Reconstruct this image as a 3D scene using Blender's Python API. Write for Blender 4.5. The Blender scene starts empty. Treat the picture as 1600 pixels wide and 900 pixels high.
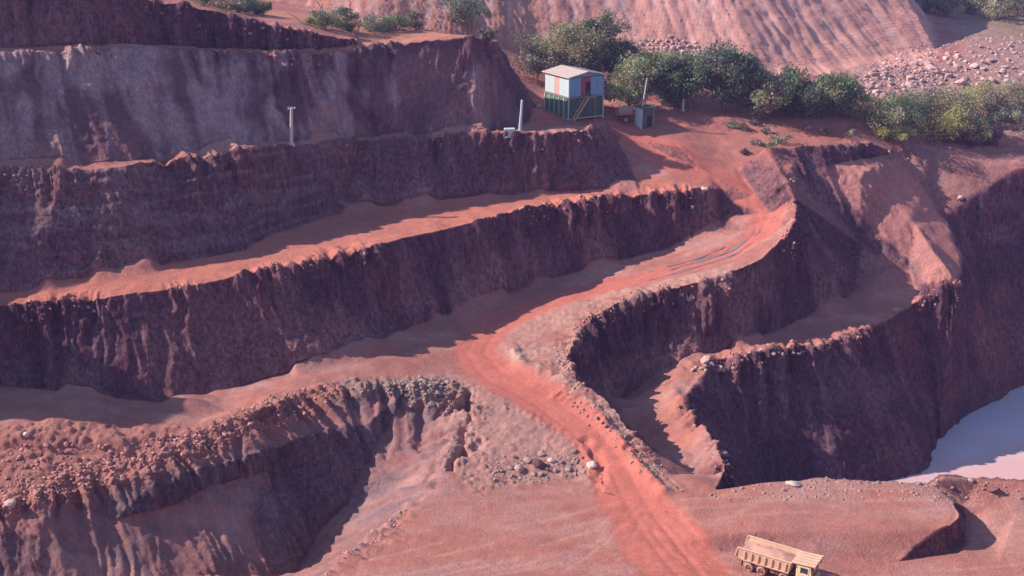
import bpy, bmesh, math, random
import numpy as np
from mathutils import Vector, Matrix, geometry

random.seed(7)
rng = np.random.default_rng(11)
scene = bpy.context.scene
COL = scene.collection

# ------------------------------------------------------------------ camera
CAM_H = 65.0
FPX = 1920.0                                    # focal length for a 1600 px wide picture
PITCH = math.atan(650.0 / FPX)                  # camera looks down by this much
cam_data = bpy.data.cameras.new('camera')
cam_data.sensor_width = 36.0
cam_data.lens = 36.0 * FPX / 1600.0
cam_data.clip_start = 0.5
cam_data.clip_end = 4000.0
cam = bpy.data.objects.new('camera', cam_data)
COL.objects.link(cam)
cam.location = (0, 0, CAM_H)
cam.rotation_euler = (math.pi / 2 - PITCH, 0, 0)
scene.camera = cam

# ------------------------------------------------------------------ light
SUN_EL = math.radians(34.0)
sun_h = Vector((-1.0, 0.07))                 # horizontal direction towards the sun
sun_h.normalize()
SUN_DIR = Vector((sun_h.x * math.cos(SUN_EL), sun_h.y * math.cos(SUN_EL), math.sin(SUN_EL)))
sun_data = bpy.data.lights.new('sun', 'SUN')
sun_data.energy = 5.0
sun_data.angle = math.radians(0.6)
sun_data.color = (1.0, 0.87, 0.80)
sun = bpy.data.objects.new('sun', sun_data)
COL.objects.link(sun)
sun.rotation_euler = SUN_DIR.to_track_quat('Z', 'Y').to_euler()
sun.location = (-120, 150, 160)

world = bpy.data.worlds.new('World')
scene.world = world
world.use_nodes = True
wn = world.node_tree
wn.nodes.clear()
w_out = wn.nodes.new('ShaderNodeOutputWorld')
w_bg = wn.nodes.new('ShaderNodeBackground')
w_sky = wn.nodes.new('ShaderNodeTexSky')
w_sky.sky_type = 'NISHITA'
w_sky.sun_disc = False
w_sky.sun_elevation = SUN_EL
w_sky.sun_rotation = math.atan2(sun_h.x, sun_h.y)
w_sky.altitude = 300
w_sky.air_density = 1.0
w_sky.dust_density = 0.6
w_sky.ozone_density = 3.0
w_bg.inputs['Strength'].default_value = 0.14
wn.links.new(w_sky.outputs[0], w_bg.inputs[0])
wn.links.new(w_bg.outputs[0], w_out.inputs[0])

scene.view_settings.view_transform = 'Standard'
scene.view_settings.look = 'None'
scene.view_settings.exposure = 0.52
scene.view_settings.gamma = 1.0
scene.view_settings.use_curve_mapping = False
scene.render.engine = 'CYCLES'
scene.cycles.max_bounces = 6
scene.cycles.volume_bounces = 1

# ------------------------------------------------------------------ helpers
CT, ST = math.cos(PITCH), math.sin(PITCH)


def P(u, v, z):
    """The point at height z seen at (u, v) of a 1600 x 900 survey grid."""
    a, b = (u - 800) / FPX, -(v - 450) / FPX
    dx, dy, dz = a, CT + b * ST, -ST + b * CT
    t = (z - CAM_H) / dz
    return (dx * t, dy * t, z)


def hash3(ix, iy, iz):
    h = ix + iy + iz
    h = (h ^ (h >> np.uint32(13))) * np.uint32(1274126177)
    h = (h ^ (h >> np.uint32(16))) * np.uint32(2246822519)
    h = h ^ (h >> np.uint32(15))
    return (h >> np.uint32(8)).astype(np.float32) * np.float32(1 / 8388607.5) - np.float32(1)


def vnoise(p, seed=0):
    """Value noise in -1..1 for an (n, 3) array."""
    p = np.asarray(p, dtype=np.float32)
    i = np.floor(p)
    f = p - i
    f = f * f * f * (f * (f * 6 - 15) + 10)
    i = i.astype(np.int32).astype(np.uint32)
    K = [np.uint32(k) for k in (374761393, 668265263, 2147483629)]
    sd = np.uint32((seed * 1274126177) & 0xFFFFFFFF)
    hx = (i[:, 0] * K[0] + sd, (i[:, 0] + np.uint32(1)) * K[0] + sd)
    hy = (i[:, 1] * K[1], (i[:, 1] + np.uint32(1)) * K[1])
    hz = (i[:, 2] * K[2], (i[:, 2] + np.uint32(1)) * K[2])
    flat_z = float(np.abs(p[:, 2]).max()) == 0.0
    r = None
    for dx in (0, 1):
        wx = f[:, 0] if dx else 1 - f[:, 0]
        for dy in (0, 1):
            wy = wx * (f[:, 1] if dy else 1 - f[:, 1])
            for dz in ((0,) if flat_z else (0, 1)):
                w = wy if flat_z else wy * (f[:, 2] if dz else 1 - f[:, 2])
                c = hash3(hx[dx], hy[dy], hz[dz]) * w
                r = c if r is None else r + c
    return r


def fbm(p, octaves=3, seed=0, gain=0.5):
    r = 0
    a, s = 1.0, 0.0
    q = np.array(p, dtype=np.float32)
    for o in range(octaves):
        r = r + a * vnoise(q, seed + o * 17)
        s += a
        a *= gain
        q = q * 2.03 + 13.7
    return r / s


def sstep(a, b, x):
    t = np.clip((x - a) / (b - a), 0, 1)
    return t * t * (3 - 2 * t)


def pip(px, py, poly):
    inside = np.zeros(len(px), bool)
    n = len(poly)
    for i in range(n):
        x1, y1 = poly[i][:2]
        x2, y2 = poly[(i + 1) % n][:2]
        c = ((y1 > py) != (y2 > py))
        xi = (x2 - x1) * (py - y1) / ((y2 - y1) if abs(y2 - y1) > 1e-9 else 1e-9) + x1
        inside ^= c & (px < xi)
    return inside


def line_dist(px, py, line, reach=None):
    """Distance to a polyline, arc length of the nearest point and side."""
    best = np.full(len(px), 1e9)
    arc = np.zeros(len(px))
    side = np.zeros(len(px))
    s = 0.0
    if reach is not None:
        xs, ys = [p[0] for p in line], [p[1] for p in line]
        cand = np.nonzero((px > min(xs) - reach) & (px < max(xs) + reach) & (py > min(ys) - reach) & (py < max(ys) + reach))[0]
        cx, cy = px[cand], py[cand]
    for a, b in zip(line[:-1], line[1:]):
        ax, ay = a[:2]
        ex, ey = b[0] - ax, b[1] - ay
        L = math.hypot(ex, ey)
        if reach is None:
            ids, qx, qy = slice(None), px, py
        else:
            k = np.nonzero((cx > min(ax, b[0]) - reach) & (cx < max(ax, b[0]) + reach) & (cy > min(ay, b[1]) - reach) & (cy < max(ay, b[1]) + reach))[0]
            ids, qx, qy = cand[k], cx[k], cy[k]
        t = np.clip(((qx - ax) * ex + (qy - ay) * ey) / (L * L), 0, 1)
        ddx, ddy = qx - ax - t * ex, qy - ay - t * ey
        d = np.hypot(ddx, ddy)
        m = d < best[ids]
        w = np.nonzero(m)[0] if reach is None else ids[m]
        best[w] = d[m]
        arc[w] = s + t[m] * L
        side[w] = (ex * ddy - ey * ddx)[m] / L
        s += L
    return best, arc, side


def poly_soft(px, py, poly, soft):
    """1 inside the polygon, falling to 0 over soft metres outside."""
    xs, ys = [p[0] for p in poly], [p[1] for p in poly]
    r = np.zeros(len(px))
    ids = np.nonzero((px > min(xs) - soft) & (px < max(xs) + soft) & (py > min(ys) - soft) & (py < max(ys) + soft))[0]
    qx, qy = px[ids], py[ids]
    d, _, _ = line_dist(qx, qy, list(poly) + [poly[0]], soft)
    r[ids] = np.where(pip(qx, qy, poly), 1.0, 1 - sstep(0, soft, d))
    return r


def set_props(o, label=None, cat=None, group=None, kind=None):
    if label:
        o['label'] = label
    if cat:
        o['category'] = cat
    if group:
        o['group'] = group
    if kind:
        o['kind'] = kind
    return o


def np_mesh(name, V, F, mats=None, attrs=None, smooth=False, mat_idx=None):
    """Mesh from arrays; F is (n,3) or (n,4)."""
    me = bpy.data.meshes.new(name)
    V = np.asarray(V, dtype=np.float32)
    F = np.asarray(F, dtype=np.int32)
    k = F.shape[1]
    me.vertices.add(len(V))
    me.vertices.foreach_set('co', V.ravel())
    me.loops.add(F.size)
    me.loops.foreach_set('vertex_index', F.ravel())
    me.polygons.add(len(F))
    me.polygons.foreach_set('loop_start', np.arange(0, F.size, k, dtype=np.int32))
    if smooth:
        me.polygons.foreach_set('use_smooth', np.ones(len(F), bool))
    if mat_idx is not None:
        me.polygons.foreach_set('material_index', np.asarray(mat_idx, dtype=np.int32))
    me.update(calc_edges=True)
    for nm, arr in (attrs or {}).items():
        arr = np.asarray(arr, dtype=np.float32)
        if arr.ndim == 2:
            a = me.attributes.new(nm, 'FLOAT_COLOR', 'POINT')
            c = np.ones((len(V), 4), np.float32)
            c[:, :3] = arr[:, :3]
            a.data.foreach_set('color', c.ravel())
        else:
            a = me.attributes.new(nm, 'FLOAT', 'POINT')
            a.data.foreach_set('value', arr)
    for m in (mats or []):
        me.materials.append(m)
    return me


def link(name, me, parent=None):
    o = bpy.data.objects.new(name, me)
    COL.objects.link(o)
    if parent is not None:
        o.parent = parent
    return o


def empty(name, loc, rz=0.0):
    o = bpy.data.objects.new(name, None)
    o.empty_display_size = 0.3
    COL.objects.link(o)
    o.location = loc
    o.rotation_euler = (0, 0, rz)
    return o


# ------------------------------------------------------------------ materials
def new_mat(name, rough=0.9, spec=0.2):
    m = bpy.data.materials.new(name)
    m.use_nodes = True
    nt = m.node_tree
    b = nt.nodes['Principled BSDF']
    b.inputs['Roughness'].default_value = rough
    b.inputs['Specular IOR Level'].default_value = spec
    return m, nt, b


def paint(name, col, rough=0.6, dust=0.25, metallic=0.0, dust_col=(0.42, 0.19, 0.13), scale=3.0, spec=0.3):
    """Painted or bare surface with blotches of red dust and fine wear."""
    m, nt, b = new_mat(name, rough, spec)
    b.inputs['Metallic'].default_value = metallic
    tc = nt.nodes.new('ShaderNodeTexCoord')
    nz = nt.nodes.new('ShaderNodeTexNoise')
    nz.inputs['Scale'].default_value = scale
    nz.inputs['Detail'].default_value = 6
    nz.inputs['Roughness'].default_value = 0.65
    nt.links.new(tc.outputs['Object'], nz.inputs['Vector'])
    ramp = nt.nodes.new('ShaderNodeMapRange')
    ramp.inputs[1].default_value = 0.35
    ramp.inputs[2].default_value = 0.75
    ramp.inputs[3].default_value = dust * 0.25
    ramp.inputs[4].default_value = min(1.0, dust * 1.6)
    nt.links.new(nz.outputs[0], ramp.inputs[0])
    mx = nt.nodes.new('ShaderNodeMix')
    mx.data_type = 'RGBA'
    mx.inputs[6].default_value = (*col, 1)
    mx.inputs[7].default_value = (*dust_col, 1)
    nt.links.new(ramp.outputs[0], mx.inputs[0])
    nt.links.new(mx.outputs[2], b.inputs['Base Color'])
    bp = nt.nodes.new('ShaderNodeBump')
    bp.inputs['Strength'].default_value = 0.15
    bp.inputs['Distance'].default_value = 0.02
    nt.links.new(nz.outputs[0], bp.inputs['Height'])
    nt.links.new(bp.outputs[0], b.inputs['Normal'])
    return m


def soil_material():
    m, nt, b = new_mat('soil', 0.95, 0.12)
    geo = nt.nodes.new('ShaderNodeNewGeometry')
    at = nt.nodes.new('ShaderNodeAttribute')
    at.attribute_name = 'soil_colour'

    def noise(scale, detail, rough, stretch=None):
        n = nt.nodes.new('ShaderNodeTexNoise')
        n.inputs['Scale'].default_value = scale
        n.inputs['Detail'].default_value = detail
        n.inputs['Roughness'].default_value = rough
        if stretch:
            mp = nt.nodes.new('ShaderNodeMapping')
            mp.inputs['Scale'].default_value = stretch
            nt.links.new(geo.outputs['Position'], mp.inputs[0])
            nt.links.new(mp.outputs[0], n.inputs['Vector'])
        else:
            nt.links.new(geo.outputs['Position'], n.inputs['Vector'])
        return n

    n1 = noise(0.9, 9, 0.72, (1, 1, 0.35))
    n2 = noise(3.6, 6, 0.75)
    mr = nt.nodes.new('ShaderNodeMapRange')
    mr.inputs[1].default_value = 0.3
    mr.inputs[2].default_value = 0.7
    mr.inputs[3].default_value = 0.82
    mr.inputs[4].default_value = 1.17
    nt.links.new(n1.outputs[0], mr.inputs[0])
    mr2 = nt.nodes.new('ShaderNodeMapRange')
    mr2.inputs[1].default_value = 0.3
    mr2.inputs[2].default_value = 0.7
    mr2.inputs[3].default_value = 0.80
    mr2.inputs[4].default_value = 1.18
    nt.links.new(n2.outputs[0], mr2.inputs[0])
    mul = nt.nodes.new('ShaderNodeMath')
    mul.operation = 'MULTIPLY'
    nt.links.new(mr.outputs[0], mul.inputs[0])
    nt.links.new(mr2.outputs[0], mul.inputs[1])
    n3 = noise(1.0, 9, 0.74, (2.4, 2.4, 0.22))
    n4 = noise(1.5, 5, 0.8)
    mr3 = nt.nodes.new('ShaderNodeMapRange')
    mr3.inputs[1].default_value = 0.34
    mr3.inputs[2].default_value = 0.66
    mr3.inputs[3].default_value = 0.45
    mr3.inputs[4].default_value = 1.6
    nt.links.new(n3.outputs[0], mr3.inputs[0])
    mr4 = nt.nodes.new('ShaderNodeMapRange')
    mr4.inputs[1].default_value = 0.40
    mr4.inputs[2].default_value = 0.52
    mr4.inputs[3].default_value = 0.62
    mr4.inputs[4].default_value = 1.06
    nt.links.new(n4.outputs[0], mr4.inputs[0])
    m34 = nt.nodes.new('ShaderNodeMath')  # streaks and cracks darkened in colour, relief shade painted on steep faces
    m34.operation = 'MULTIPLY'
    nt.links.new(mr3.outputs[0], m34.inputs[0])
    nt.links.new(mr4.outputs[0], m34.inputs[1])
    sa = nt.nodes.new('ShaderNodeAttribute')
    sa.attribute_name = 'steepness'
    smx = nt.nodes.new('ShaderNodeMix')
    smx.inputs[2].default_value = 1.0
    nt.links.new(sa.outputs['Fac'], smx.inputs[0])
    nt.links.new(m34.outputs[0], smx.inputs[3])
    mul0 = mul
    mul = nt.nodes.new('ShaderNodeMath')
    mul.operation = 'MULTIPLY'
    nt.links.new(mul0.outputs[0], mul.inputs[0])
    nt.links.new(smx.outputs[0], mul.inputs[1])
    vm = nt.nodes.new('ShaderNodeVectorMath')
    vm.operation = 'SCALE'
    nt.links.new(at.outputs['Color'], vm.inputs[0])
    nt.links.new(mul.outputs[0], vm.inputs['Scale'])
    nt.links.new(vm.outputs[0], b.inputs['Base Color'])
    wt = nt.nodes.new('ShaderNodeAttribute')
    wt.attribute_name = 'wetness'
    wr = nt.nodes.new('ShaderNodeMapRange')
    wr.inputs[3].default_value = 0.95
    wr.inputs[4].default_value = 0.14
    nt.links.new(wt.outputs['Fac'], wr.inputs[0])
    nt.links.new(wr.outputs[0], b.inputs['Roughness'])
    ws = nt.nodes.new('ShaderNodeMapRange')
    ws.inputs[3].default_value = 0.12
    ws.inputs[4].default_value = 0.9
    nt.links.new(wt.outputs['Fac'], ws.inputs[0])
    nt.links.new(ws.outputs[0], b.inputs['Specular IOR Level'])
    rg = nt.nodes.new('ShaderNodeAttribute')
    rg.attribute_name = 'roughness_of_ground'
    hs = nt.nodes.new('ShaderNodeMath')
    hs.operation = 'MULTIPLY_ADD'
    hs.inputs[1].default_value = 1.3
    hsm = nt.nodes.new('ShaderNodeMath')
    hsm.operation = 'MULTIPLY'
    nt.links.new(n3.outputs[0], hsm.inputs[0])
    nt.links.new(sa.outputs['Fac'], hsm.inputs[1])
    nt.links.new(hsm.outputs[0], hs.inputs[0])
    nt.links.new(n2.outputs[0], hs.inputs[2])
    bh = nt.nodes.new('ShaderNodeMath')
    bh.operation = 'MULTIPLY'
    nt.links.new(hs.outputs[0], bh.inputs[0])
    nt.links.new(rg.outputs['Fac'], bh.inputs[1])
    bp = nt.nodes.new('ShaderNodeBump')
    bp.inputs['Strength'].default_value = 0.9
    bp.inputs['Distance'].default_value = 0.55
    nt.links.new(bh.outputs[0], bp.inputs['Height'])
    nt.links.new(bp.outputs[0], b.inputs['Normal'])
    return m


SOIL = soil_material()
# ------------------------------------------------------------------ terrain: surveyed break lines
def PL(*pts):
    return [P(*p) for p in pts]


def ext(line, dx, dy, dz=0.0, start=True):
    """Continue a line out of the picture."""
    a = line[0] if start else line[-1]
    q = (a[0] + dx, a[1] + dy, a[2] + dz)
    return [q] + line if start else line + [q]


A_crest = PL((-60, 486, 16.4), (0, 479, 16), (100, 470, 16.2), (180, 462, 16.5), (250, 451, 16.7), (310, 443, 16.8), (370, 431, 17), (450, 416, 17.3), (550, 392, 17.8),
             (650, 366, 18.3), (750, 345, 18.7), (850, 320, 19), (960, 308, 19.2), (1060, 301, 19.4), (1106, 297, 19.6))
A_toe = PL((-60, 612, 7.6), (0, 606, 7.2), (120, 616, 6.6), (250, 630, 5.4), (370, 606, 5.4), (500, 570, 6.2), (600, 530, 6.8), (650, 508, 7.2),
           (750, 474, 7.8), (850, 440, 8.6), (950, 414, 10.0), (1045, 388, 11.7), (1104, 364, 13.4), (1134, 338, 15.8), (1144, 314, 17.8), (1130, 296, 19.2))
B_crest = PL((-60, 277, 28.8), (0, 272, 28.8), (120, 267, 28.9), (200, 262, 29), (280, 250, 29), (330, 243, 29), (430, 231, 28.8), (500, 228, 27.9), (560, 223, 27.3),
             (640, 219, 27.2), (740, 214, 27.3), (850, 210, 27.7), (905, 203, 27.9), (930, 199, 27.9))
B_toe = PL((-60, 472, 15.8), (0, 463, 16.4), (150, 434, 16.9), (230, 420, 17.1), (300, 407, 17.3), (390, 388, 17.6), (430, 364, 18.0), (540, 331, 18.4), (640, 321, 18.7), (690, 313, 18.9),
           (760, 307, 19), (850, 301, 19.1), (950, 298, 19.2), (998, 294, 19.6), (984, 262, 21.8), (966, 225, 24.6), (948, 199, 27))
C_toe = PL((-60, 266, 29.2), (0, 262, 29.2), (120, 258, 29.2), (200, 252, 29.3), (330, 232, 29.4), (430, 222, 29.2), (500, 219, 28.3), (560, 215, 27.7), (640, 211, 27.6), (740, 207, 27.7), (800, 203, 27.6),
           (824, 192, 27.6), (838, 165, 28.5))
C_crest = PL((-60, 88, 42.6), (0, 85, 42.5), (100, 80, 42.4), (230, 73, 42.2), (330, 80, 41), (430, 83, 40.5), (550, 80, 39.9), (600, 71, 40.3), (680, 63, 41),
             (740, 57, 41.5), (768, 66, 40.4), (786, 84, 38.2))
D_toe = PL((-60, 79, 42.9), (0, 77, 42.7), (200, 69, 42.5), (330, 76, 41.1), (430, 79, 40.6), (500, 76, 40.4), (560, 70, 40.6))
D_crest = [(P(0, -35, 51.2)[0] - 14, 168.5, 52), (-70, 168.5, 51.8), (-58, 172.5, 50.2)] + PL((280, 4, 47.6), (350, 19, 46.0), (420, 38, 44.2), (490, 52, 42.6), (550, 63, 41.3))
R_crest = PL((1240, 262, 22), (1226, 280, 21.2), (1240, 310, 19.3), (1243, 340, 17.8), (1230, 370, 16.3), (1195, 400, 14.3), (1130, 430, 12.7), (1050, 450, 11.2),
             (980, 467, 10), (930, 490, 9), (900, 520, 8), (886, 555, 7.4), (900, 590, 6.7), (950, 630, 5), (1000, 690, 3), (1035, 740, 2.2), (1068, 766, 2.2))
R_toe = PL((1345, 385, 11), (1420, 433, 7), (1330, 465, 5.2), (1240, 505, 4), (1150, 541, 3.4), (1085, 562, 2.2), (1010, 606, -1.2), (955, 640, -2), (985, 680, -2.5), (1030, 715, -2.5), (1075, 745, -2),
           (1105, 756, -1.2))
E_crest = PL((1132, 742, 1.4), (1128, 716, 0.9), (1110, 690, 0.7), (1086, 660, 0.6), (1060, 626, 0.9), (1040, 597, 1.4), (1062, 578, 2.2), (1110, 562, 3), (1200, 549, 3.5), (1290, 535, 3.8), (1340, 515, 4), (1385, 500, 4.3), (1440, 472, 5.4),
             (1495, 440, 8.6))
WATER_Z = -13.0
E_toe = [(28.5, 127, -9), (29, 138, -12), (36, 144.5, -13.6), (47, 147, -13.6), (56.2, 151.2, -13.6)] + PL( (1468, 694, -13.6), (1512, 654, -13.6), (1606, 607, -13.6)) + [(102, 187, -13.6), (130, 190, -13.6)]
SPILL = PL((1345, 270, 21.0), (1385, 300, 17.8), (1430, 350, 13.8), (1470, 405, 10.8))
RIM = PL((1240, 262, 22), (1300, 257, 21.9), (1400, 240, 22), (1450, 232, 22), (1520, 230, 21.5), (1560, 228, 21.5), (1600, 262, 19.5)) + [(100, 196, 19), (135, 200, 19)]
WALL_MID = PL((1440, 287, 17.8), (1475, 337, 13.4), (1500, 392, 9.9), (1508, 430, 7.8))
LEDGE_TOP = PL((1180, 240, 23.8), (1196, 228, 24.9), (1250, 225, 25.0), (1300, 223, 24.9), (1345, 226, 24.2))
LEDGE_BOT = PL((1182, 252, 22.2), (1200, 250, 22.3), (1250, 249, 22.3), (1295, 247, 22.2), (1335, 246, 22.2))
ROAD = PL((1060, 880, 0.2), (1020, 830, 0.6), (990, 780, 1.2), (968, 735, 1.9), (925, 684, 2.9), (850, 630, 4.1), (775, 588, 5.1), (742, 552, 5.9), (765, 512, 6.7), (850, 474, 7.9), (950, 448, 9.2), (1050, 425, 11),
          (1140, 396, 13), (1190, 365, 14.9), (1200, 335, 16.6), (1178, 305, 18.6), (1110, 275, 20.8), (1040, 245, 22.8), (985, 215, 25), (940, 192, 27))
S_top = PL((640, 592, 5.7), (700, 582, 5.3), (742, 606, 4.8), (800, 634, 4.1), (860, 662, 3.5), (908, 696, 2.7), (936, 736, 1.9), (944, 766, 1.3))
S_bot = PL((745, 770, 1.2), (830, 752, 1.1), (900, 748, 1.0), (938, 772, 0.9))
PITC = PL((-60, 815, 3.4), (0, 798, 3.5), (80, 775, 4), (150, 757, 4.2), (230, 735, 4.5), (300, 708, 4.8), (380, 685, 5), (430, 662, 5.2), (480, 638, 5.4), (520, 616, 5.8), (570, 606, 5.8),
          (640, 604, 5.6), (700, 610, 5.1), (732, 632, 4.4), (728, 682, 3.2), (692, 738, 2.0), (640, 790, 1.2), (588, 836, 0.6), (530, 878, 0.1), (505, 902, 0)) + [(-18, 98, 0), (-24, 92, 0)]
PIT_MID = PL((60, 835, 1.8), (180, 812, 1.2), (270, 790, 0.8), (390, 795, -0.8), (440, 850, -4.5))
PIT_LIP = PL((230, 765, 3.0), (300, 738, 3.4), (380, 716, 3.6), (430, 700, 3.6), (480, 682, 3.6), (530, 668, 3.6), (575, 662, 3.4))
PIT_STEP = PL((330, 758, 1.6), (420, 735, 1.4), (520, 705, 1.2), (590, 692, 1.2), (640, 692, 1.4), (652, 715, 1.0), (612, 765, -0.8), (545, 838, -3.6))
PIT_BOT = PL((100, 905, -1.6), (300, 905, -4), (420, 905, -6), (468, 902, -7.4))
PIT_FLOOR = PL((478, 880, -7.2), (500, 832, -5.6), (540, 792, -4))
MOUND_C = PL((1052, 838, 0.7), (1100, 834, 1.4), (1200, 828, 2.0), (1350, 825, 2.1), (1484, 820, 2.4), (1502, 804, 2.6), (1490, 785, 2.5))
MOUND_T = PL((1046, 850, 0.4), (1110, 864, 0.2), (1250, 879, 0.0), (1400, 879, 0.0), (1496, 866, -0.2), (1513, 846, -0.6), (1512, 815, -0.5), (1504, 790, 0.6))
PLAT = PL((1068, 768, 2.0), (1120, 764, 2.1), (1200, 752, 2.5), (1300, 748, 2.6), (1400, 750, 2.6), (1450, 752, 2.3), (1480, 740, 3.2), (1530, 744, 2.9), (1600, 748, 2.8)) + [(75, 121, 2.8), (110, 121, 2.8)]
PLAT_TOE = [(24, 121.5, -2), (30, 123, -6), (40, 124, -11), (55, 126, -14), (75, 127, -14), (110, 127, -14)]
RUBBLE = PL((-40, 690, 7.2), (60, 700, 6.6), (180, 690, 6.4), (300, 672, 6.4), (380, 655, 6.4), (430, 625, 7.2), (480, 606, 6.8), (530, 600, 6.4))
HEAPS = PL((-30, 650, 8.4), (30, 642, 8.2), (80, 655, 7.0), (135, 640, 7.4), (200, 656, 6.2), (250, 642, 6.9), (310, 655, 5.9), (350, 640, 5.6))

# out of the picture the two lower benches get an unseen spur, added to shade the rubble heaps
A_crest = [(-86, 111, 9), (-74, 119, 13), (-71, 126, 17), (-70, 133, 16.5)] + A_crest
A_toe = [(-80, 107, 6), (-67, 118, 7), (-65.5, 127, 7.6)] + A_toe
B_toe = [(-89, 113, 9.5), (-77, 120.5, 13.8), (-74, 127, 17.2), (-73, 134, 17)] + B_toe
B_crest = [(-95, 117, 10), (-84, 122, 16), (-78.5, 128.5, 37), (-78.5, 133, 38), (-80, 138.5, 29)] + B_crest
C_toe = [(-130, 126, 30), (-90, 139, 29.6)] + C_toe  # upper faces bent round out of view to shade the middle face
C_crest = [(-132, 132, 43), (-93, 145, 43)] + C_crest
D_toe = [(-132, 137, 43.2), (-95, 150, 43.2)] + D_toe
D_crest = [(-133, 142, 52), (-96, 155, 52)] + D_crest[1:]
lines = [A_crest, A_toe, B_crest, B_toe, C_toe, C_crest, D_toe, D_crest,
         R_crest, R_toe, E_crest, E_toe, SPILL, RIM, WALL_MID, LEDGE_TOP, LEDGE_BOT, ROAD, S_top, S_bot, ext(PITC, -60, -38), PIT_MID, PIT_LIP, PIT_STEP, PIT_BOT, PIT_FLOOR, MOUND_C, MOUND_T, PLAT, PLAT_TOE, RUBBLE, HEAPS]
# open ground behind the benches, the dump and the country beyond
BACK = [
    PL((1000, 178, 27.3), (1080, 176, 27.2), (1200, 182, 26.7), (1330, 186, 26.4), (1420, 200, 25), (1560, 205, 24)),
    PL((860, 140, 29), (960, 135, 29), (1080, 140, 29)),
    [(-160, 205, 52), (-100, 208, 50), (-50, 208, 44.5), (-25, 205, 41.3), (-12, 203, 40.4), (-3, 203, 35), (3, 207, 30)],
    [(-160, 225, 52), (-100, 226, 50), (-50, 222, 44.5), (-25, 219, 40.8), (-12, 222, 37.5), (4, 227, 33), (20, 229, 31), (45, 226, 30), (64, 222, 29.3), (77, 229, 29.8), (84, 246, 31.5), (96, 290, 34), (104, 330, 36)],
]
HILL_TOP = [(-160, 290, 88), (-60, 285, 88), (0, 285, 80), (36, 284, 74), (56, 290, 70), (66, 335, 72)]
HILL_NOSE = [(84, 246, 31.5), (82, 259, 39.4), (74, 274, 52), (56, 290, 70)]
FAR = [[(110, 215, 27), (122, 250, 30), (132, 290, 32), (142, 360, 36)], [(160, 230, 30), (200, 420, 60), (120, 440, 62)], [(-300, 420, 100), (60, 420, 90)]]
BOX = [(-320, -60, 60), (-100, -60, 63), (0, -60, 63), (100, -60, 63), (320, -60, 60), (340, 120, 25), (340, 300, 50), (320, 620, 90), (0, 640, 110), (-320, 620, 110), (-340, 300, 80), (-340, 120, 40), (-320, -60, 60)]
NEAR = [[(-110, 50, 4), (-60, 80, -1), (-30, 84, -4), (-10, 86, 0), (60, 90, 0), (140, 92, 3)], [(-260, 20, 45), (-100, 12, 52), (0, 9, 58), (100, 12, 52), (260, 20, 45)],
        [(-60, 100, -5), (-32, 95, -8)]]
FLOOR_PTS = PL((700, 850, 0.3), (850, 820, 0.5), (820, 880, 0.1), (1250, 905, 0), (1560, 880, -0.1), (1555, 840, -0.4), (1590, 800, 0.8), (1545, 790, 1.0), (1250, 785, 2.4), (560, 575, 6.4), (1120, 230, 23.6), (1150, 265, 21.3), (1060, 225, 24.6), (860, 510, 7.6), (840, 545, 6.6), (1230, 720, 1.5)) 
FLOOR_PTS = FLOOR_PTS[:-1]
lines += BACK + [HILL_TOP, HILL_NOSE] + FAR + NEAR

# triangulate
vin, ein, zin = [], [], []


def feed(line):
    base = len(vin)
    for p in line:
        vin.append(Vector((p[0], p[1])))
        zin.append(p[2])
    for k in range(len(line) - 1):
        ein.append((base + k, base + k + 1))


for l in lines:
    feed(l)
feed(BOX)
for p in FLOOR_PTS:
    feed([p])
cv, ce, cf, ov, oe, of_ = geometry.delaunay_2d_cdt(vin, ein, [], 0, 1e-4)
cz = []
n_cross = 0
for i, v in enumerate(cv):
    if ov[i]:
        cz.append(sum(zin[j] for j in ov[i]) / len(ov[i]))
    else:                                       # two lines cross: mean of both
        zs = []
        for k, (a, b) in enumerate(ein):
            pa, pb = vin[a], vin[b]
            e = pb - pa
            t = (v - pa).dot(e) / e.length_squared
            if -1e-3 <= t <= 1.001 and (pa + e * t - v).length < 1e-2:
                zs.append(zin[a] * (1 - t) + zin[b] * t)
        cz.append(sum(zs) / max(1, len(zs)))
        n_cross += 1
        print('crossing at', tuple(round(c, 1) for c in v), [round(z, 1) for z in zs])
V = np.array([[v.x, v.y, z] for v, z in zip(cv, cz)], dtype=np.float64)
F = np.array([f for f in cf if len(f) == 3], dtype=np.int64)


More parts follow.
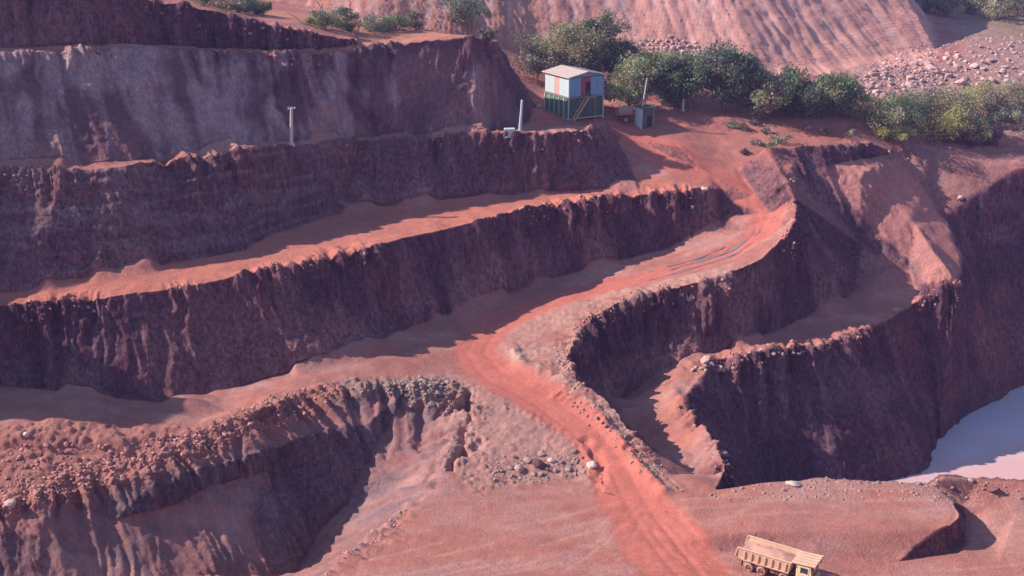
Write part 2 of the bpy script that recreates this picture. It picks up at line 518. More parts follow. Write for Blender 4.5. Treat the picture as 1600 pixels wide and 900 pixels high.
def refine(V, F, target, rounds=14):
    """Split every edge longer than target(midpoints) until none is left."""
    for _ in range(rounds):
        E = np.concatenate([F[:, [0, 1]], F[:, [1, 2]], F[:, [2, 0]]])
        Es = np.sort(E, axis=1)
        key = Es[:, 0] * (len(V) + 1) + Es[:, 1]
        uk, idx, inv = np.unique(key, return_index=True, return_inverse=True)
        U = Es[idx]
        mid = 0.5 * (V[U[:, 0]] + V[U[:, 1]])
        L = np.linalg.norm(V[U[:, 0]] - V[U[:, 1]], axis=1)
        mark = L > target(mid)
        if not mark.any():
            break
        nid = np.full(len(U), -1, np.int64)
        nid[mark] = len(V) + np.arange(mark.sum())
        V = np.concatenate([V, mid[mark]])
        n = len(F)
        m = nid[inv].reshape(3, n).T             # midpoint id for edges 01, 12, 20
        cnt = (m >= 0).sum(1)
        out = [F[cnt == 0]]
        s = cnt == 3
        f, q = F[s], m[s]
        out += [np.stack([f[:, 0], q[:, 0], q[:, 2]], 1), np.stack([q[:, 0], f[:, 1], q[:, 1]], 1), np.stack([q[:, 2], q[:, 1], f[:, 2]], 1), q]
        s = cnt == 1
        f, q = F[s], m[s]
        r = np.argmax(q >= 0, axis=1)
        ar = np.arange(len(f))
        a, b, c, mm = f[ar, r], f[ar, (r + 1) % 3], f[ar, (r + 2) % 3], q[ar, r]
        out += [np.stack([a, mm, c], 1), np.stack([mm, b, c], 1)]
        s = cnt == 2
        f, q = F[s], m[s]
        r = np.argmax(q < 0, axis=1)             # the unmarked edge r: a-b
        ar = np.arange(len(f))
        a, b, c = f[ar, r], f[ar, (r + 1) % 3], f[ar, (r + 2) % 3]
        mbc, mca = q[ar, (r + 1) % 3], q[ar, (r + 2) % 3]
        d1 = ((V[a] - V[mbc]) ** 2).sum(1) <= ((V[b] - V[mca]) ** 2).sum(1)
        out += [np.stack([mca, mbc, c], 1)]
        out += [np.where(d1[:, None], np.stack([a, b, mbc], 1), np.stack([a, b, mca], 1))]
        out += [np.where(d1[:, None], np.stack([a, mbc, mca], 1), np.stack([b, mbc, mca], 1))]
        F = np.concatenate(out)
    return V, F


def target(p):
    d = p[:, 0] / FPX * 0 + np.hypot(p[:, 0], p[:, 1])
    depth = p[:, 1] * CT + (CAM_H - p[:, 2]) * ST
    uu = np.abs(p[:, 0]) / np.maximum(depth, 1) * FPX
    vv = ((CAM_H - p[:, 2]) * CT - p[:, 1] * ST) / np.maximum(depth, 1) * FPX
    inside = (uu < 860) & (vv > -560) & (vv < 480) & (depth > 60)
    fine = np.clip(0.0026 * depth, 0.30, 0.9)
    fine = np.where((p[:, 1] > 215) & (p[:, 2] > 30), np.maximum(fine, 0.7), fine)
    edge = np.maximum(uu - 860, 0) / 200 + np.maximum(-560 - vv, 0) / 150 + np.maximum(vv - 480, 0) / 150
    return np.where(inside, fine, np.where(depth > 60, np.clip(1.2 + edge * 3, 1.2, 9), 9.0)) * DETAIL


DETAIL = 1.0
V, F = refine(V, F, lambda p: target(p) * 1.6)
LIPS = (A_crest, B_crest, C_crest, R_crest, E_crest, PITC[:-2])


def target_lip(p):
    t = target(p)
    d = np.full(len(p), 99.0)
    for ln in LIPS:
        d = np.minimum(d, line_dist(p[:, 0], p[:, 1], ln, 3.5)[0])
    return t * np.where((d < 3.0) & (t < 1.0), 0.72, 1.12)


V, F = refine(V, F, target_lip, 3)


def edges_of(F, n):
    E = np.sort(np.concatenate([F[:, [0, 1]], F[:, [1, 2]], F[:, [2, 0]]]), axis=1)
    k = np.unique(E[:, 0] * n + E[:, 1])
    return k // n, k % n


ea, eb = edges_of(F, len(V))
deg = np.bincount(ea, minlength=len(V)) + np.bincount(eb, minlength=len(V))


def relax(x, it, lam=0.5):
    for _ in range(it):
        s = np.bincount(ea, weights=x[eb], minlength=len(V)) + np.bincount(eb, weights=x[ea], minlength=len(V))
        x = x + lam * (s / deg - x)
    return x


def normals(V, F):
    fn = np.cross(V[F[:, 1]] - V[F[:, 0]], V[F[:, 2]] - V[F[:, 0]])
    N = np.zeros_like(V)
    for k in range(3):
        for c in range(3):
            N[:, c] += np.bincount(F[:, k], weights=fn[:, c], minlength=len(V))
    return N / np.maximum(np.linalg.norm(N, axis=1, keepdims=True), 1e-9)


if normals(V, F)[:, 2].mean() < 0:
    F = F[:, ::-1]
z5 = relax(V[:, 2], 5)
z40 = relax(z5, 40)
N0 = normals(np.stack([V[:, 0], V[:, 1], z5], 1), F)
keep = np.clip(relax(sstep(0.10, 0.25, 1 - N0[:, 2]), 6) * 3, 0, 1)
V[:, 2] = z40 * (1 - keep) + z5 * keep
N = normals(V, F)
X, Y, Z = V[:, 0].copy(), V[:, 1].copy(), V[:, 2].copy()
depthV = Y * CT + (CAM_H - Z) * ST
near = np.clip(1 - (depthV - 240) / 80, 0.0, 1.0)
steep = sstep(0.11, 0.42, relax(1 - N[:, 2], 3))

# zones in plan
road_d, road_s, road_side = line_dist(X, Y, ROAD, 14.0)
road_wob = 0.5 * vnoise(np.stack([X / 3, Y / 3, Z * 0], 1), 91)
road_w = np.interp(road_s, [0, 12, 25, 60, 90, 115, 140, 160], [4.6, 3.4, 2.7, 2.7, 2.3, 2.9, 3.6, 4.4]) + road_wob
road = 1 - sstep(-0.6, 0.7, road_d - road_w)
road *= 1 - sstep(0.3, 0.7, steep)


def zone(pts, soft=2.5):
    return poly_soft(X, Y, pts, soft)


z_rub = zone(PL((-60, 690, 7), (100, 672, 7), (300, 668, 6.4), (400, 648, 6.4), (440, 615, 7), (530, 596, 6.6), (520, 614, 5.8), (430, 664, 5.2), (300, 712, 4.8), (150, 760, 4.2), (-60, 818, 3.4)), 1.5)
z_pit = zone(PITC[:-2] + PL((300, 960, -6)) + [(-50, 100, -4)], 0.8)
z_greyrock = zone(PL((540, 600, 6), (620, 590, 6), (700, 590, 5.4), (725, 615, 4.8), (700, 640, 3), (640, 625, 4), (560, 630, 4)), 1.5)
z_hill = zone([(-170, 226, 50), (-50, 222, 44), (-25, 220, 41), (-12, 223, 37.5), (4, 228, 33), (20, 230, 31), (45, 228, 30), (64, 224, 29), (77, 231, 30), (84, 247, 31), (96, 291, 34), (104, 332, 36), (104, 430, 60), (-170, 430, 90)], 2)
z_rock = zone([(52, 216, 28), (66, 208, 27), (92, 207, 27), (110, 215, 27), (122, 240, 29), (120, 285, 31), (100, 285, 33), (96, 260, 32), (90, 240, 31), (78, 230, 32), (66, 232, 35)], 3)
z_far = sstep(98, 112, X) * sstep(238, 262, Y)
z_plateau = zone(PL((1068, 770, 2.2), (1200, 752, 3), (1450, 752, 3), (1600, 748, 3), (1600, 905, 0), (560, 905, 0), (640, 795, 1), (760, 765, 1), (940, 770, 1)), 1)
z_slope = zone(S_top[1:] + S_bot[::-1] + PL((700, 720, 2)), 1)
z_berm = zone(R_crest[6:] + PL((1000, 760, 1.5), (950, 690, 2.5), (860, 620, 4.2), (800, 585, 5), (790, 545, 6), (830, 500, 7.2), (900, 470, 8.4), (1050, 438, 11), (1140, 415, 12.9)), 0.8) * (1 - road * 0.6)
PU0 = 800 + FPX * X / np.maximum(depthV, 1)
PV0 = 450 + FPX * ((CAM_H - Z) * CT - Y * ST) / np.maximum(depthV, 1)
z_spill = relax((pip(PU0, PV0, [(1275, 268), (1330, 258), (1400, 250), (1440, 290), (1505, 400), (1500, 448), (1440, 442), (1390, 385), (1330, 325)]) & (Z > 4)).astype(float), 4)
z_old = zone(PL((1270, 268, 21.5), (1330, 262, 21.8), (1400, 255, 21), (1450, 300, 16), (1500, 380, 11), (1500, 445, 8.6), (1440, 440, 8), (1390, 380, 12), (1330, 320, 16)), 1.5)
z_Aw = zone(A_crest + A_toe[::-1], 0.5)
z_Bw = zone(B_crest + B_toe[::-1], 0.5)
z_Cw = zone(C_crest + C_toe[::-1], 0.5)
z_bench1 = zone(A_crest + B_toe[::-1][2:], 0.5)
z_heap = zone(PL((-60, 612, 8), (120, 612, 7.5), (250, 630, 5.6), (420, 610, 6), (400, 650, 6), (200, 690, 6.3), (-60, 690, 7)), 2)
z_topC = zone(PL((540, 82, 40.2), (600, 71, 40.2), (740, 57, 40.8)) + [(-4, 206, 40), (-30, 212, 42), (-45, 205, 43)] + PL((560, 63, 41)), 1)
z_cabin = zone(PL((830, 200, 27.3), (960, 200, 27), (1060, 245, 23), (1170, 300, 19), (1200, 262, 21.5), (1200, 225, 25), (1340, 190, 26), (1100, 172, 27.5), (860, 165, 28)), 2)

z_wall = np.clip(np.maximum.reduce([z_Aw, z_Bw, z_Cw]), 0, 1)
steep = np.maximum(steep, 0.9 * z_wall * sstep(0.02, 0.12, 1 - N[:, 2]))
# relief -------------------------------------------------------------
Q = np.stack([X, Y, Z], 1)
soft_face = steep * near
crest_d = np.full(len(V), 99.0)
crest_s = X * 0.8 + Y * 0.6
for i_, ln in enumerate((A_crest, B_crest, C_crest, D_crest, R_crest, E_crest, PITC[:-2], RIM)):
    d_, s_, _ = line_dist(X, Y, ln, 16.0)
    m_ = d_ < crest_d
    crest_d[m_] = d_[m_]
    crest_s[m_] = s_[m_] + 300 * i_
for i_, (ln, zm_) in enumerate(((A_crest, z_Aw), (B_crest, z_Bw), (C_crest, z_Cw))):      # a face keeps to its own crest
    ids_ = np.nonzero(zm_ > 0.3)[0]
    crest_s[ids_] = line_dist(X[ids_], Y[ids_], ln)[1] + 300 * i_
warp = 0.5 * vnoise(Q / 3.0, 3)
cs = crest_s + warp
gul = 1 - np.abs(fbm(np.stack([cs / 2.3, Z / 17, 0 * X + 3], 1), 3, 5))                # rills that run down the faces
gul = (gul - 0.72) * 1.4
gul2 = (1 - np.abs(fbm(np.stack([cs / 0.85, Z / 6, 0 * X + 5], 1), 2, 8)) - 0.7) * 0.9
big = fbm(Q / np.array([9.0, 9.0, 14.0]), 2, 21)
mid = fbm(Q / 2.2, 3, 31)
fine = fbm(Q / np.array([0.75, 0.75, 1.1]), 2, 33)
strata = fbm(np.stack([X / 7, Y / 7, Z / 0.55], 1), 2, 37)
lip_var = 0.25 + 1.5 * sstep(-0.35, 0.4, fbm(np.stack([crest_s / 6, 0 * X, 0 * X], 1), 2, 13))
lip = np.exp(-(crest_d / 2.2) ** 2) * lip_var
flute = near * z_pit * (0.4 + 0.6 * sstep(-8, -3, Z))
rill_amp = (1 - 0.6 * z_spill) * 0.5 + 0.55 * z_pit - 0.2 * z_Cw + 0.85 * lip
disp = np.maximum(soft_face, 0.35 * lip * near) * (big * (0.85 - 0.45 * z_Cw) * (1 - 0.7 * z_spill) + gul * rill_amp + gul2 * (0.36 + 0.6 * lip + 0.3 * z_pit) + mid * 0.22 + fine * (0.16 + 0.3 * lip) + strata * 0.22 * np.clip(z_Bw, 0, 1) * (X < -18))
disp += (1 - steep) * flute * (gul * 0.55 + gul2 * 0.55 + fine * 0.12)
flat = (1 - steep) * near
disp += flat * (1 - 0.6 * z_plateau) * (0.16 * mid + 0.22 * fbm(Q / 7.0, 2, 41)) * (1 - 0.75 * road)
clod = np.abs(fbm(Q / 0.8, 2, 51))
disp += near * z_heap * 1.5 * np.clip(fbm(Q / 5.5, 2, 47) + 0.15, 0, 1)
disp += near * (z_rub * 0.55 + z_greyrock * 0.7 + z_rock * 0.9 + z_berm * 0.3 + z_slope * 0.4) * (clod - 0.25)
# the dump: long rills that run straight down the tipped face
lean = np.interp(X, [-40, 0, 30, 85], [-0.25, 0.0, 0.45, 1.15])
hu = X + Z * lean
hu = hu + 1.6 * fbm(np.stack([hu / 7, Z / 10, 0 * X], 1), 2, 63)
hill_fl = fbm(np.stack([hu / 1.3, Z / 7, Y * 0], 1), 3, 61)
hill_fl2 = fbm(np.stack([hu / 5.5, Z / 24, Y * 0], 1), 2, 67)
hill_br = sstep(-0.35, 0.25, fbm(Q / 9, 2, 69))
hq = 0.35 + 0.65 * sstep(0, 35, X)
disp += z_hill * hq * (hill_fl * (0.10 + 0.22 * hill_br) + hill_fl2 * 0.32 + 0.1 * mid)
# wheel tracks pressed into the haul road
for off in (-1.15, 1.15):
    rut = np.exp(-((road_side - off - 0.25 * vnoise(np.stack([road_s / 7, road_s * 0, road_s * 0 + off], 1), 71)) / 0.32) ** 2)
    disp -= 0.07 * rut * road * near
V = V + N * disp[:, None]
nG = fbm(Q / 1.3, 2, 95)
BERM = PL((800, 548, 6.3), (815, 575, 5.6), (850, 592, 5.2), (910, 632, 4.2), (960, 682, 3.1), (1000, 732, 2.3), (1036, 768, 1.9))
bd, bs_, _ = line_dist(X, Y, BERM, 4.0)
berm_w = np.exp(-((bd + 0.25 * nG) / 0.85) ** 2)
V[:, 2] += berm_w * (0.75 + 0.5 * nG)
tracks = np.zeros(len(V))
for ln in (PL((985, 790, 1.1), (940, 830, 0.6), (820, 870, 0.2), (640, 905, 0)), PL((1000, 790, 1.1), (960, 850, 0.5), (880, 905, 0.1)), PL((1010, 800, 1), (1060, 860, 0.3), (1120, 905, 0)),
           PL((1030, 800, 1.0), (1100, 880, 0.1), (1330, 912, 0), (1600, 890, 0)), PL((600, 880, 0), (760, 840, 0.4), (930, 800, 1)), PL((700, 905, 0), (900, 860, 0.3), (1050, 870, 0.2)),
           PL((1080, 800, 1.8), (1250, 790, 2.4), (1470, 790, 2.3)), PL((1060, 790, 1.8), (1200, 770, 2.5), (1420, 768, 2.6))):
    d, s_, sd_ = line_dist(X, Y, ln, 3.0)
    for off in (-1.0, 1.0):
        tracks = np.maximum(tracks, np.where(d < 2.5, np.exp(-((sd_ - off) / 0.28) ** 2), 0) * sstep(-0.45, 0.2, nG + 0.5 * np.sin(s_ * 0.35 + off)))
V[:, 2] -= 0.06 * tracks
# low windrow along the edge of the benches and the road berm
for ln, amp in ((A_crest, 0.5), (B_crest, 0.45), (R_crest, 0.55), (C_crest, 0.4), (E_crest, 0.9)):
    d, s, _ = line_dist(X, Y, ln, 4.0)
    nn = fbm(np.stack([s / 1.6, s * 0 + amp, s * 0], 1), 3, 81)
    hump = sstep(-0.25, 0.35, vnoise(np.stack([s / 9, s * 0 + amp, s * 0], 1), 85))
    V[:, 2] += amp * np.exp(-(d / 0.9) ** 2) * (0.3 + 1.3 * nn) * (0.25 + 0.9 * hump)
# slumped debris along the foot of the faces
talus = np.zeros(len(V))
for k_, ln in enumerate((A_toe, B_toe, C_toe, R_toe)):
    d, s_, _ = line_dist(X, Y, ln, 6.0)
    n_ = fbm(np.stack([s_ / 4.5, 0 * X + k_, 0 * X], 1), 2, 87)
    talus = np.maximum(talus, np.exp(-(d / 1.7) ** 2) * sstep(-0.1, 0.5, n_))
talus *= (1 - road)
V[:, 2] += talus * (1.1 + 0.35 * nG)
# gullies and cut banks
for ln, dep, wd in ((PL((735, 608, 4.9), (728, 632, 4.3), (736, 655, 3.6), (722, 676, 3.1), (724, 700, 2.6), (700, 730, 2.0)), 1.5, 0.42), (PL((660, 640, 3.6), (652, 690, 2)), 0.6, 0.7),
                    (PL((915, 690, 2.6), (936, 724, 1.9), (941, 752, 1.3)), 0.45, 0.4), (PL((752, 690, 3), (700, 720, 2), (650, 760, 0.8)), 0.4, 0.5),
                    (PL((424, 95, 39.5), (428, 150, 34.5), (444, 205, 30)), 1.1, 0.55), (PL((558, 90, 39), (563, 150, 33.5), (582, 196, 29.3)), 1.1, 0.5), (PL((240, 95, 41), (250, 170, 36), (280, 235, 30.5)), 0.9, 0.9), (PL((370, 95, 40), (368, 140, 36)), 0.7, 0.5)):
    d, s_, _ = line_dist(X, Y, ln, 5.0)
    d = np.abs(d + 0.5 * nG) * (1 + 0.5 * nG)
    V -= N * (dep * np.exp(-(d / wd) ** 2))[:, None]
N2 = normals(V, F)

# colour of the ground, with purple shade painted into the steep faces ----------------------------------------
def mixc(c, col, w):
    return c * (1 - w[:, None]) + np.array(col)[None] * w[:, None]


nA = fbm(Q / 11.0, 3, 101)
nB = fbm(Q / 3.0, 3, 103)
nS = fbm(np.stack([cs / 1.5, Z / 11, 0 * X + 7], 1), 3, 107)
C = np.tile(np.array([[0.40, 0.175, 0.135]]), (len(V), 1))
C = mixc(C, (0.43, 0.23, 0.19), sstep(-0.1, 0.5, nA))
C = mixc(C, (0.40, 0.15, 0.10), sstep(0.1, 0.5, nB) * 0.5)
face = np.array([0.145, 0.062, 0.078])  # dark purple of their shade put into the faces' colour
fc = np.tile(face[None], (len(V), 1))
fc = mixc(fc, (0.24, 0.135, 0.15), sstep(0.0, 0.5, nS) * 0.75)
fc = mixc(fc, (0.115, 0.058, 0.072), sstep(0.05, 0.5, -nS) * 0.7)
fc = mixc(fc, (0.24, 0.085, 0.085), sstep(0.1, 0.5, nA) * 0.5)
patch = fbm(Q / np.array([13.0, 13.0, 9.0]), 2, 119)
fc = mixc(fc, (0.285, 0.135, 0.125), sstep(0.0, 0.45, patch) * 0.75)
fc = mixc(fc, (0.26, 0.125, 0.125), np.clip(z_Bw, 0, 1) * 0.45)  # middle and upper faces: lighter soil, with some distance haze painted in
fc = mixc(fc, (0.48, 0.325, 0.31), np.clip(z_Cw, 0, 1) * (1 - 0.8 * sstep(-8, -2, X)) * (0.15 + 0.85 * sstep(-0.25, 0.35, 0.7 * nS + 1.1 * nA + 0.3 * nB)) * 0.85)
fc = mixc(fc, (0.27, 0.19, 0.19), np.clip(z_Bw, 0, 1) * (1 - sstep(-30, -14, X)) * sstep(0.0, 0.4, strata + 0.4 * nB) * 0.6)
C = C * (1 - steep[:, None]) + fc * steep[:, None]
C = mixc(C, (0.195, 0.145, 0.155), z_pit * sstep(-7.5, -2.5, Z + 1.5 * nA) * 0.9 * (0.55 + 0.45 * sstep(-0.3, 0.4, nS)))
C = mixc(C, (0.30, 0.16, 0.14), z_pit * (1 - sstep(-7.5, -2.5, Z + 1.5 * nA)) * 0.6)
sw = fbm(np.stack([X / 9 + Y / 30, Y / 2.6 - X / 18, Z * 0], 1), 3, 111)
C = mixc(C, (0.45, 0.255, 0.215), (1 - steep) * sstep(0.0, 0.45, sw) * 0.75)
C = mixc(C, (0.36, 0.165, 0.14), (1 - steep) * sstep(0.05, 0.45, -sw) * 0.6)
C = mixc(C, (0.53, 0.235, 0.185), z_spill * 0.9)
C = mixc(C, (0.48, 0.225, 0.18), z_rub * 0.85)
C = mixc(C, (0.36, 0.27, 0.235), z_greyrock * 0.8)
C = mixc(C, (0.43, 0.27, 0.215), z_berm * 0.7 * sstep(-0.5, 0.3, nB))
C = mixc(C, (0.43, 0.26, 0.21), z_slope * 0.7)
hc = np.tile(np.array([[0.62, 0.32, 0.25]]), (len(V), 1))
hc = mixc(hc, (0.60, 0.26, 0.165), (1 - sstep(-5, 30, X)) * 0.9)
hc = mixc(hc, (0.42, 0.22, 0.20), sstep(0.0, 0.45, hill_fl) * 0.65)
hc = mixc(hc, (0.68, 0.46, 0.41), sstep(0.05, 0.5, -hill_fl) * 0.6)
C = C * (1 - z_hill[:, None]) + hc * z_hill[:, None]
C = mixc(C, (0.45, 0.30, 0.265), z_rock * 0.8)
C = mixc(C, (0.50, 0.19, 0.132), z_bench1 * (1 - steep) * 0.85)
C = mixc(C, (0.47, 0.22, 0.14), z_topC * (1 - steep) * 0.8)
C = mixc(C, (0.43, 0.165, 0.125), z_cabin * (1 - steep) * 0.7 * (1 - z_hill))
C = mixc(C, (0.42, 0.19, 0.145), z_plateau * 0.35 * sstep(-0.4, 0.3, nB))
C = mixc(C, (0.28, 0.24, 0.15), z_far * 0.7)
C = mixc(C, (0.37, 0.20, 0.175), talus * 0.7)
C = mixc(C, (0.50, 0.36, 0.275), berm_w * 0.8 * sstep(-0.4, 0.3, nB + 0.5 * nG))
C = mixc(C, (0.50, 0.29, 0.235), tracks * 0.5)
rc = np.array([0.45, 0.15, 0.11])
C = mixc(C, rc, road * 0.93)
C *= (1 + 0.10 * nB)[:, None] * (np.array([[1.0, 1.0, 1.07]]) * steep[:, None] + np.array([[1.02, 0.94, 0.93]]) * (1 - steep[:, None]))  # steep faces tinted bluer to keep their painted shade
wet = np.zeros(len(V))
for off in (-1.15, 1.15, 0.2):
    wet = np.maximum(wet, np.exp(-((road_side - off - 0.3 * vnoise(np.stack([road_s / 6, road_s * 0, road_s * 0 + off], 1), 71)) / 0.3) ** 2))
wet *= road * sstep(80, 88, road_s) * (1 - sstep(99, 104, road_s)) * sstep(-0.3, 0.2, nB)
C = C * (1 - 0.45 * wet[:, None])
rough_g = np.clip(0.35 + 0.4 * steep + 0.5 * z_rub + 0.6 * z_rock + 0.5 * z_greyrock - 0.28 * road, 0.06, 1.2)

st_attr = np.clip(steep * (1 - 0.75 * z_hill) * (1 - 0.6 * z_spill) * (1 - 0.45 * z_Cw), 0, 1)
# split the sheet into the road, the worked faces, the dump and open ground
fcx, fcy, fcz = X[F].mean(1), Y[F].mean(1), Z[F].mean(1)


def inface(poly):
    return pip(fcx, fcy, poly)


cls = np.zeros(len(F), int)
cls[z_hill[F].mean(1) > 0.6] = 2
cls[inface(A_crest + A_toe[::-1])] = 3
cls[inface(B_crest + B_toe[::-1])] = 4
cls[inface(C_crest + C_toe[::-1])] = 5
cls[inface(D_crest + D_toe[::-1])] = 6
cls[inface(R_crest + R_toe[::-1]) & (steep[F].mean(1) > 0.25)] = 7
cls[inface(E_crest + E_toe[::-1])] = 8
cls[z_pit[F].mean(1) > 0.9] = 9
cls[(road[F].mean(1) > 0.5) & (cls < 1)] = 1
cls[inface(MOUND_C + MOUND_T[::-1])] = 10
names = {0: ('ground', 'red and pink dirt ground of the mine benches and pit floor'),
         1: ('haul_road', 'red dirt haul road winding up past the benches'),
         2: ('dump_hill', 'tall pink tipped dump hill rilled from top to foot'),
         3: ('bench_face_lower', 'long shaded dirt face rising from the haul road'),
         4: ('bench_face_middle', 'shaded face of the second bench below the poles'),
         5: ('bench_face_upper', 'grey streaked upper bench face behind the poles'),
         6: ('bench_face_top', 'dark topmost bench face at the upper corner'),
         7: ('pit_wall_by_road', 'dark curved pit wall dropping from the haul road edge'),
         8: ('pit_wall_by_water', 'dark pit wall dropping to the pink water'),
         9: ('pit_hollow', 'grey rilled hollow in the corner of the foreground'),
         10: ('mound_side', 'low red mound side behind the dump truck')}
for k, (nm, lab) in names.items():
    t = F[cls == k]
    ids, inv = np.unique(t, return_inverse=True)
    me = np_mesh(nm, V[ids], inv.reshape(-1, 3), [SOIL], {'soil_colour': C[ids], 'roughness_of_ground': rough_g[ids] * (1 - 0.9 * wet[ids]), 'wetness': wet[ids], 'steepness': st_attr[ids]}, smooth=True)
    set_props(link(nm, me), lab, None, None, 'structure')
print('terrain', len(V), len(F), 'crossings', n_cross)

# height look-up for things that stand on the ground
CELL = 0.5
gx0, gy0 = -120.0, 80.0
gnx, gny = int(260 / CELL), int(300 / CELL)
gi = np.clip(((V[:, 0] - gx0) / CELL).astype(int), 0, gnx - 1)
gj = np.clip(((V[:, 1] - gy0) / CELL).astype(int), 0, gny - 1)
order = np.argsort(gi * gny + gj)
gkey = (gi * gny + gj)[order]


def ground_z(x, y):
    best, bz = 1e9, 0.0
    for r in (1, 3, 8):
        i0, j0 = int((x - gx0) / CELL), int((y - gy0) / CELL)
        for i in range(i0 - r, i0 + r + 1):
            a = np.searchsorted(gkey, i * gny + j0 - r)
            b = np.searchsorted(gkey, i * gny + j0 + r + 1)
            ids = order[a:b]
            if len(ids):
                d = (V[ids, 0] - x) ** 2 + (V[ids, 1] - y) ** 2
                m = int(np.argmin(d))
                if d[m] < best:
                    best, bz = d[m], V[ids[m], 2]
        if best < 1e8:
            break
    return float(bz)


def on_ground(u, v, z):
    """Where the sight line through (u, v) meets the ground; z is a first guess of the height."""
    h = z + 5.0
    while h > z - 9.0:
        p = P(u, v, h)
        if ground_z(p[0], p[1]) >= h:
            break
        h -= 0.12
    else:
        p = P(u, v, z)
    return (p[0], p[1], ground_z(p[0], p[1]))


depF = V[:, 1] * CT + (CAM_H - V[:, 2]) * ST
PU = 800 + FPX * V[:, 0] / np.maximum(depF, 1)
PV = 450 + FPX * ((CAM_H - V[:, 2]) * CT - V[:, 1] * ST) / np.maximum(depF, 1)

# ------------------------------------------------------------------ water in the pit
m, nt, b = new_mat('muddy_water', 0.05, 0.7)
tcw = nt.nodes.new('ShaderNodeNewGeometry')
nw = nt.nodes.new('ShaderNodeTexNoise')
nw.inputs['Scale'].default_value = 1.6
nw.inputs['Detail'].default_value = 5
nt.links.new(tcw.outputs['Position'], nw.inputs['Vector'])
bw = nt.nodes.new('ShaderNodeBump')
bw.inputs['Strength'].default_value = 0.12
bw.inputs['Distance'].default_value = 0.05
nt.links.new(nw.outputs[0], bw.inputs['Height'])
nt.links.new(bw.outputs[0], b.inputs['Normal'])
# muddier, pinker shallows by the near bank; shaded water beyond painted brighter
nb = nt.nodes.new('ShaderNodeTexNoise')
nb.inputs['Scale'].default_value = 0.09
nb.inputs['Detail'].default_value = 4
nt.links.new(tcw.outputs['Position'], nb.inputs['Vector'])
sx = nt.nodes.new('ShaderNodeSeparateXYZ')
nt.links.new(tcw.outputs['Position'], sx.inputs[0])
my = nt.nodes.new('ShaderNodeMath')
my.operation = 'MULTIPLY_ADD'
my.inputs[1].default_value = 26.0
nt.links.new(nb.outputs[0], my.inputs[0])
nt.links.new(sx.outputs['Y'], my.inputs[2])
mrw = nt.nodes.new('ShaderNodeMapRange')
mrw.inputs[1].default_value = 164.0
mrw.inputs[2].default_value = 178.0
nt.links.new(my.outputs[0], mrw.inputs[0])
mxw = nt.nodes.new('ShaderNodeMix')
mxw.data_type = 'RGBA'
mxw.inputs[6].default_value = (0.70, 0.44, 0.42, 1)
mxw.inputs[7].default_value = (0.72, 0.66, 0.72, 1)
nt.links.new(mrw.outputs[0], mxw.inputs[0])
nt.links.new(mxw.outputs[2], b.inputs['Base Color'])
WATER = m
wv = np.array([(22, 108, WATER_Z), (150, 108, WATER_Z), (150, 200, WATER_Z), (22, 200, WATER_Z)])
set_props(link('water', np_mesh('water', wv, [[0, 1, 2, 3]], [WATER])), 'still pinkish grey water at the bottom of the pit', None, None, 'structure')


# puddles left in the wheel tracks at the shaded bend
def road_at(s):
    for a_, b_ in zip(ROAD[:-1], ROAD[1:]):
        L = math.hypot(b_[0] - a_[0], b_[1] - a_[1])
        if s <= L:
            f = s / L
            return a_[0] + f * (b_[0] - a_[0]), a_[1] + f * (b_[1] - a_[1]), (b_[0] - a_[0]) / L, (b_[1] - a_[1]) / L
        s -= L


m_, nt_, b_ = new_mat('puddle_water', 0.04, 1.0)
b_.inputs['Base Color'].default_value = (0.24, 0.19, 0.20, 1)
for off, s0, s1, wd in ((-1.4, 80, 96, 0.36), (0.6, 84, 99, 0.46), (2.0, 84, 95, 0.3)):
    n = 40
    pv = []
    for i in range(n + 1):
        f = i / n
        x_, y_, ex, ey = road_at(s0 + f * (s1 - s0))
        k = off + 0.25 * math.sin(f * 7 + off)
        w_ = wd * math.sin(math.pi * f) ** 0.5 * (0.6 + 0.4 * math.sin(f * 17 + off * 3)) + 0.02
        pv += [(x_ - ey * (k - w_), y_ + ex * (k - w_)), (x_ - ey * (k + w_), y_ + ex * (k + w_))]
    zz = np.array([max(ground_z(*pv[2 * i]), ground_z(*pv[2 * i + 1])) for i in range(n + 1)])
    zz = np.convolve(np.pad(zz, 4, mode='edge'), np.ones(9) / 9, 'valid') + 0.05
    vv = [(p[0], p[1], zz[i // 2]) for i, p in enumerate(pv)]
    ff = [(2 * i, 2 * i + 1, 2 * i + 3, 2 * i + 2) for i in range(n)]
    set_props(link('puddle', np_mesh('puddle', vv, ff, [m_], smooth=True)), 'long shallow puddle in a wheel track of the haul road bend', None, None, 'structure')
# ------------------------------------------------------------------ mesh helpers for things
def bm_box(bm, c, s, rot=None):
    r = bmesh.ops.create_cube(bm, size=1.0)
    M = Matrix.Translation(c) @ (rot.to_4x4() if rot is not None else Matrix.Identity(4)) @ Matrix.Diagonal((*s, 1))
    bmesh.ops.transform(bm, matrix=M, verts=r['verts'])
    return r['verts']


def bm_prism(bm, prof, y0, y1, axis='y'):
    """Extrude an (x, z) outline between y0 and y1."""
    a = [bm.verts.new((p[0], y0, p[1])) for p in prof]
    b = [bm.verts.new((p[0], y1, p[1])) for p in prof]
    n = len(prof)
    bm.faces.new(a)
    bm.faces.new(b[::-1])
    for i in range(n):
        bm.faces.new((a[i], b[i], b[(i + 1) % n], a[(i + 1) % n]))
    return a + b


def bm_tube(bm, p, q, r0, r1=None, seg=8, cap=True):
    p, q = Vector(p), Vector(q)
    r1 = r0 if r1 is None else r1
    r = bmesh.ops.create_cone(bm, cap_ends=cap, segments=seg, radius1=r0, radius2=r1, depth=(q - p).length)
    M = Matrix.Translation((p + q) / 2) @ (q - p).to_track_quat('Z', 'Y').to_matrix().to_4x4()
    bmesh.ops.transform(bm, matrix=M, verts=r['verts'])


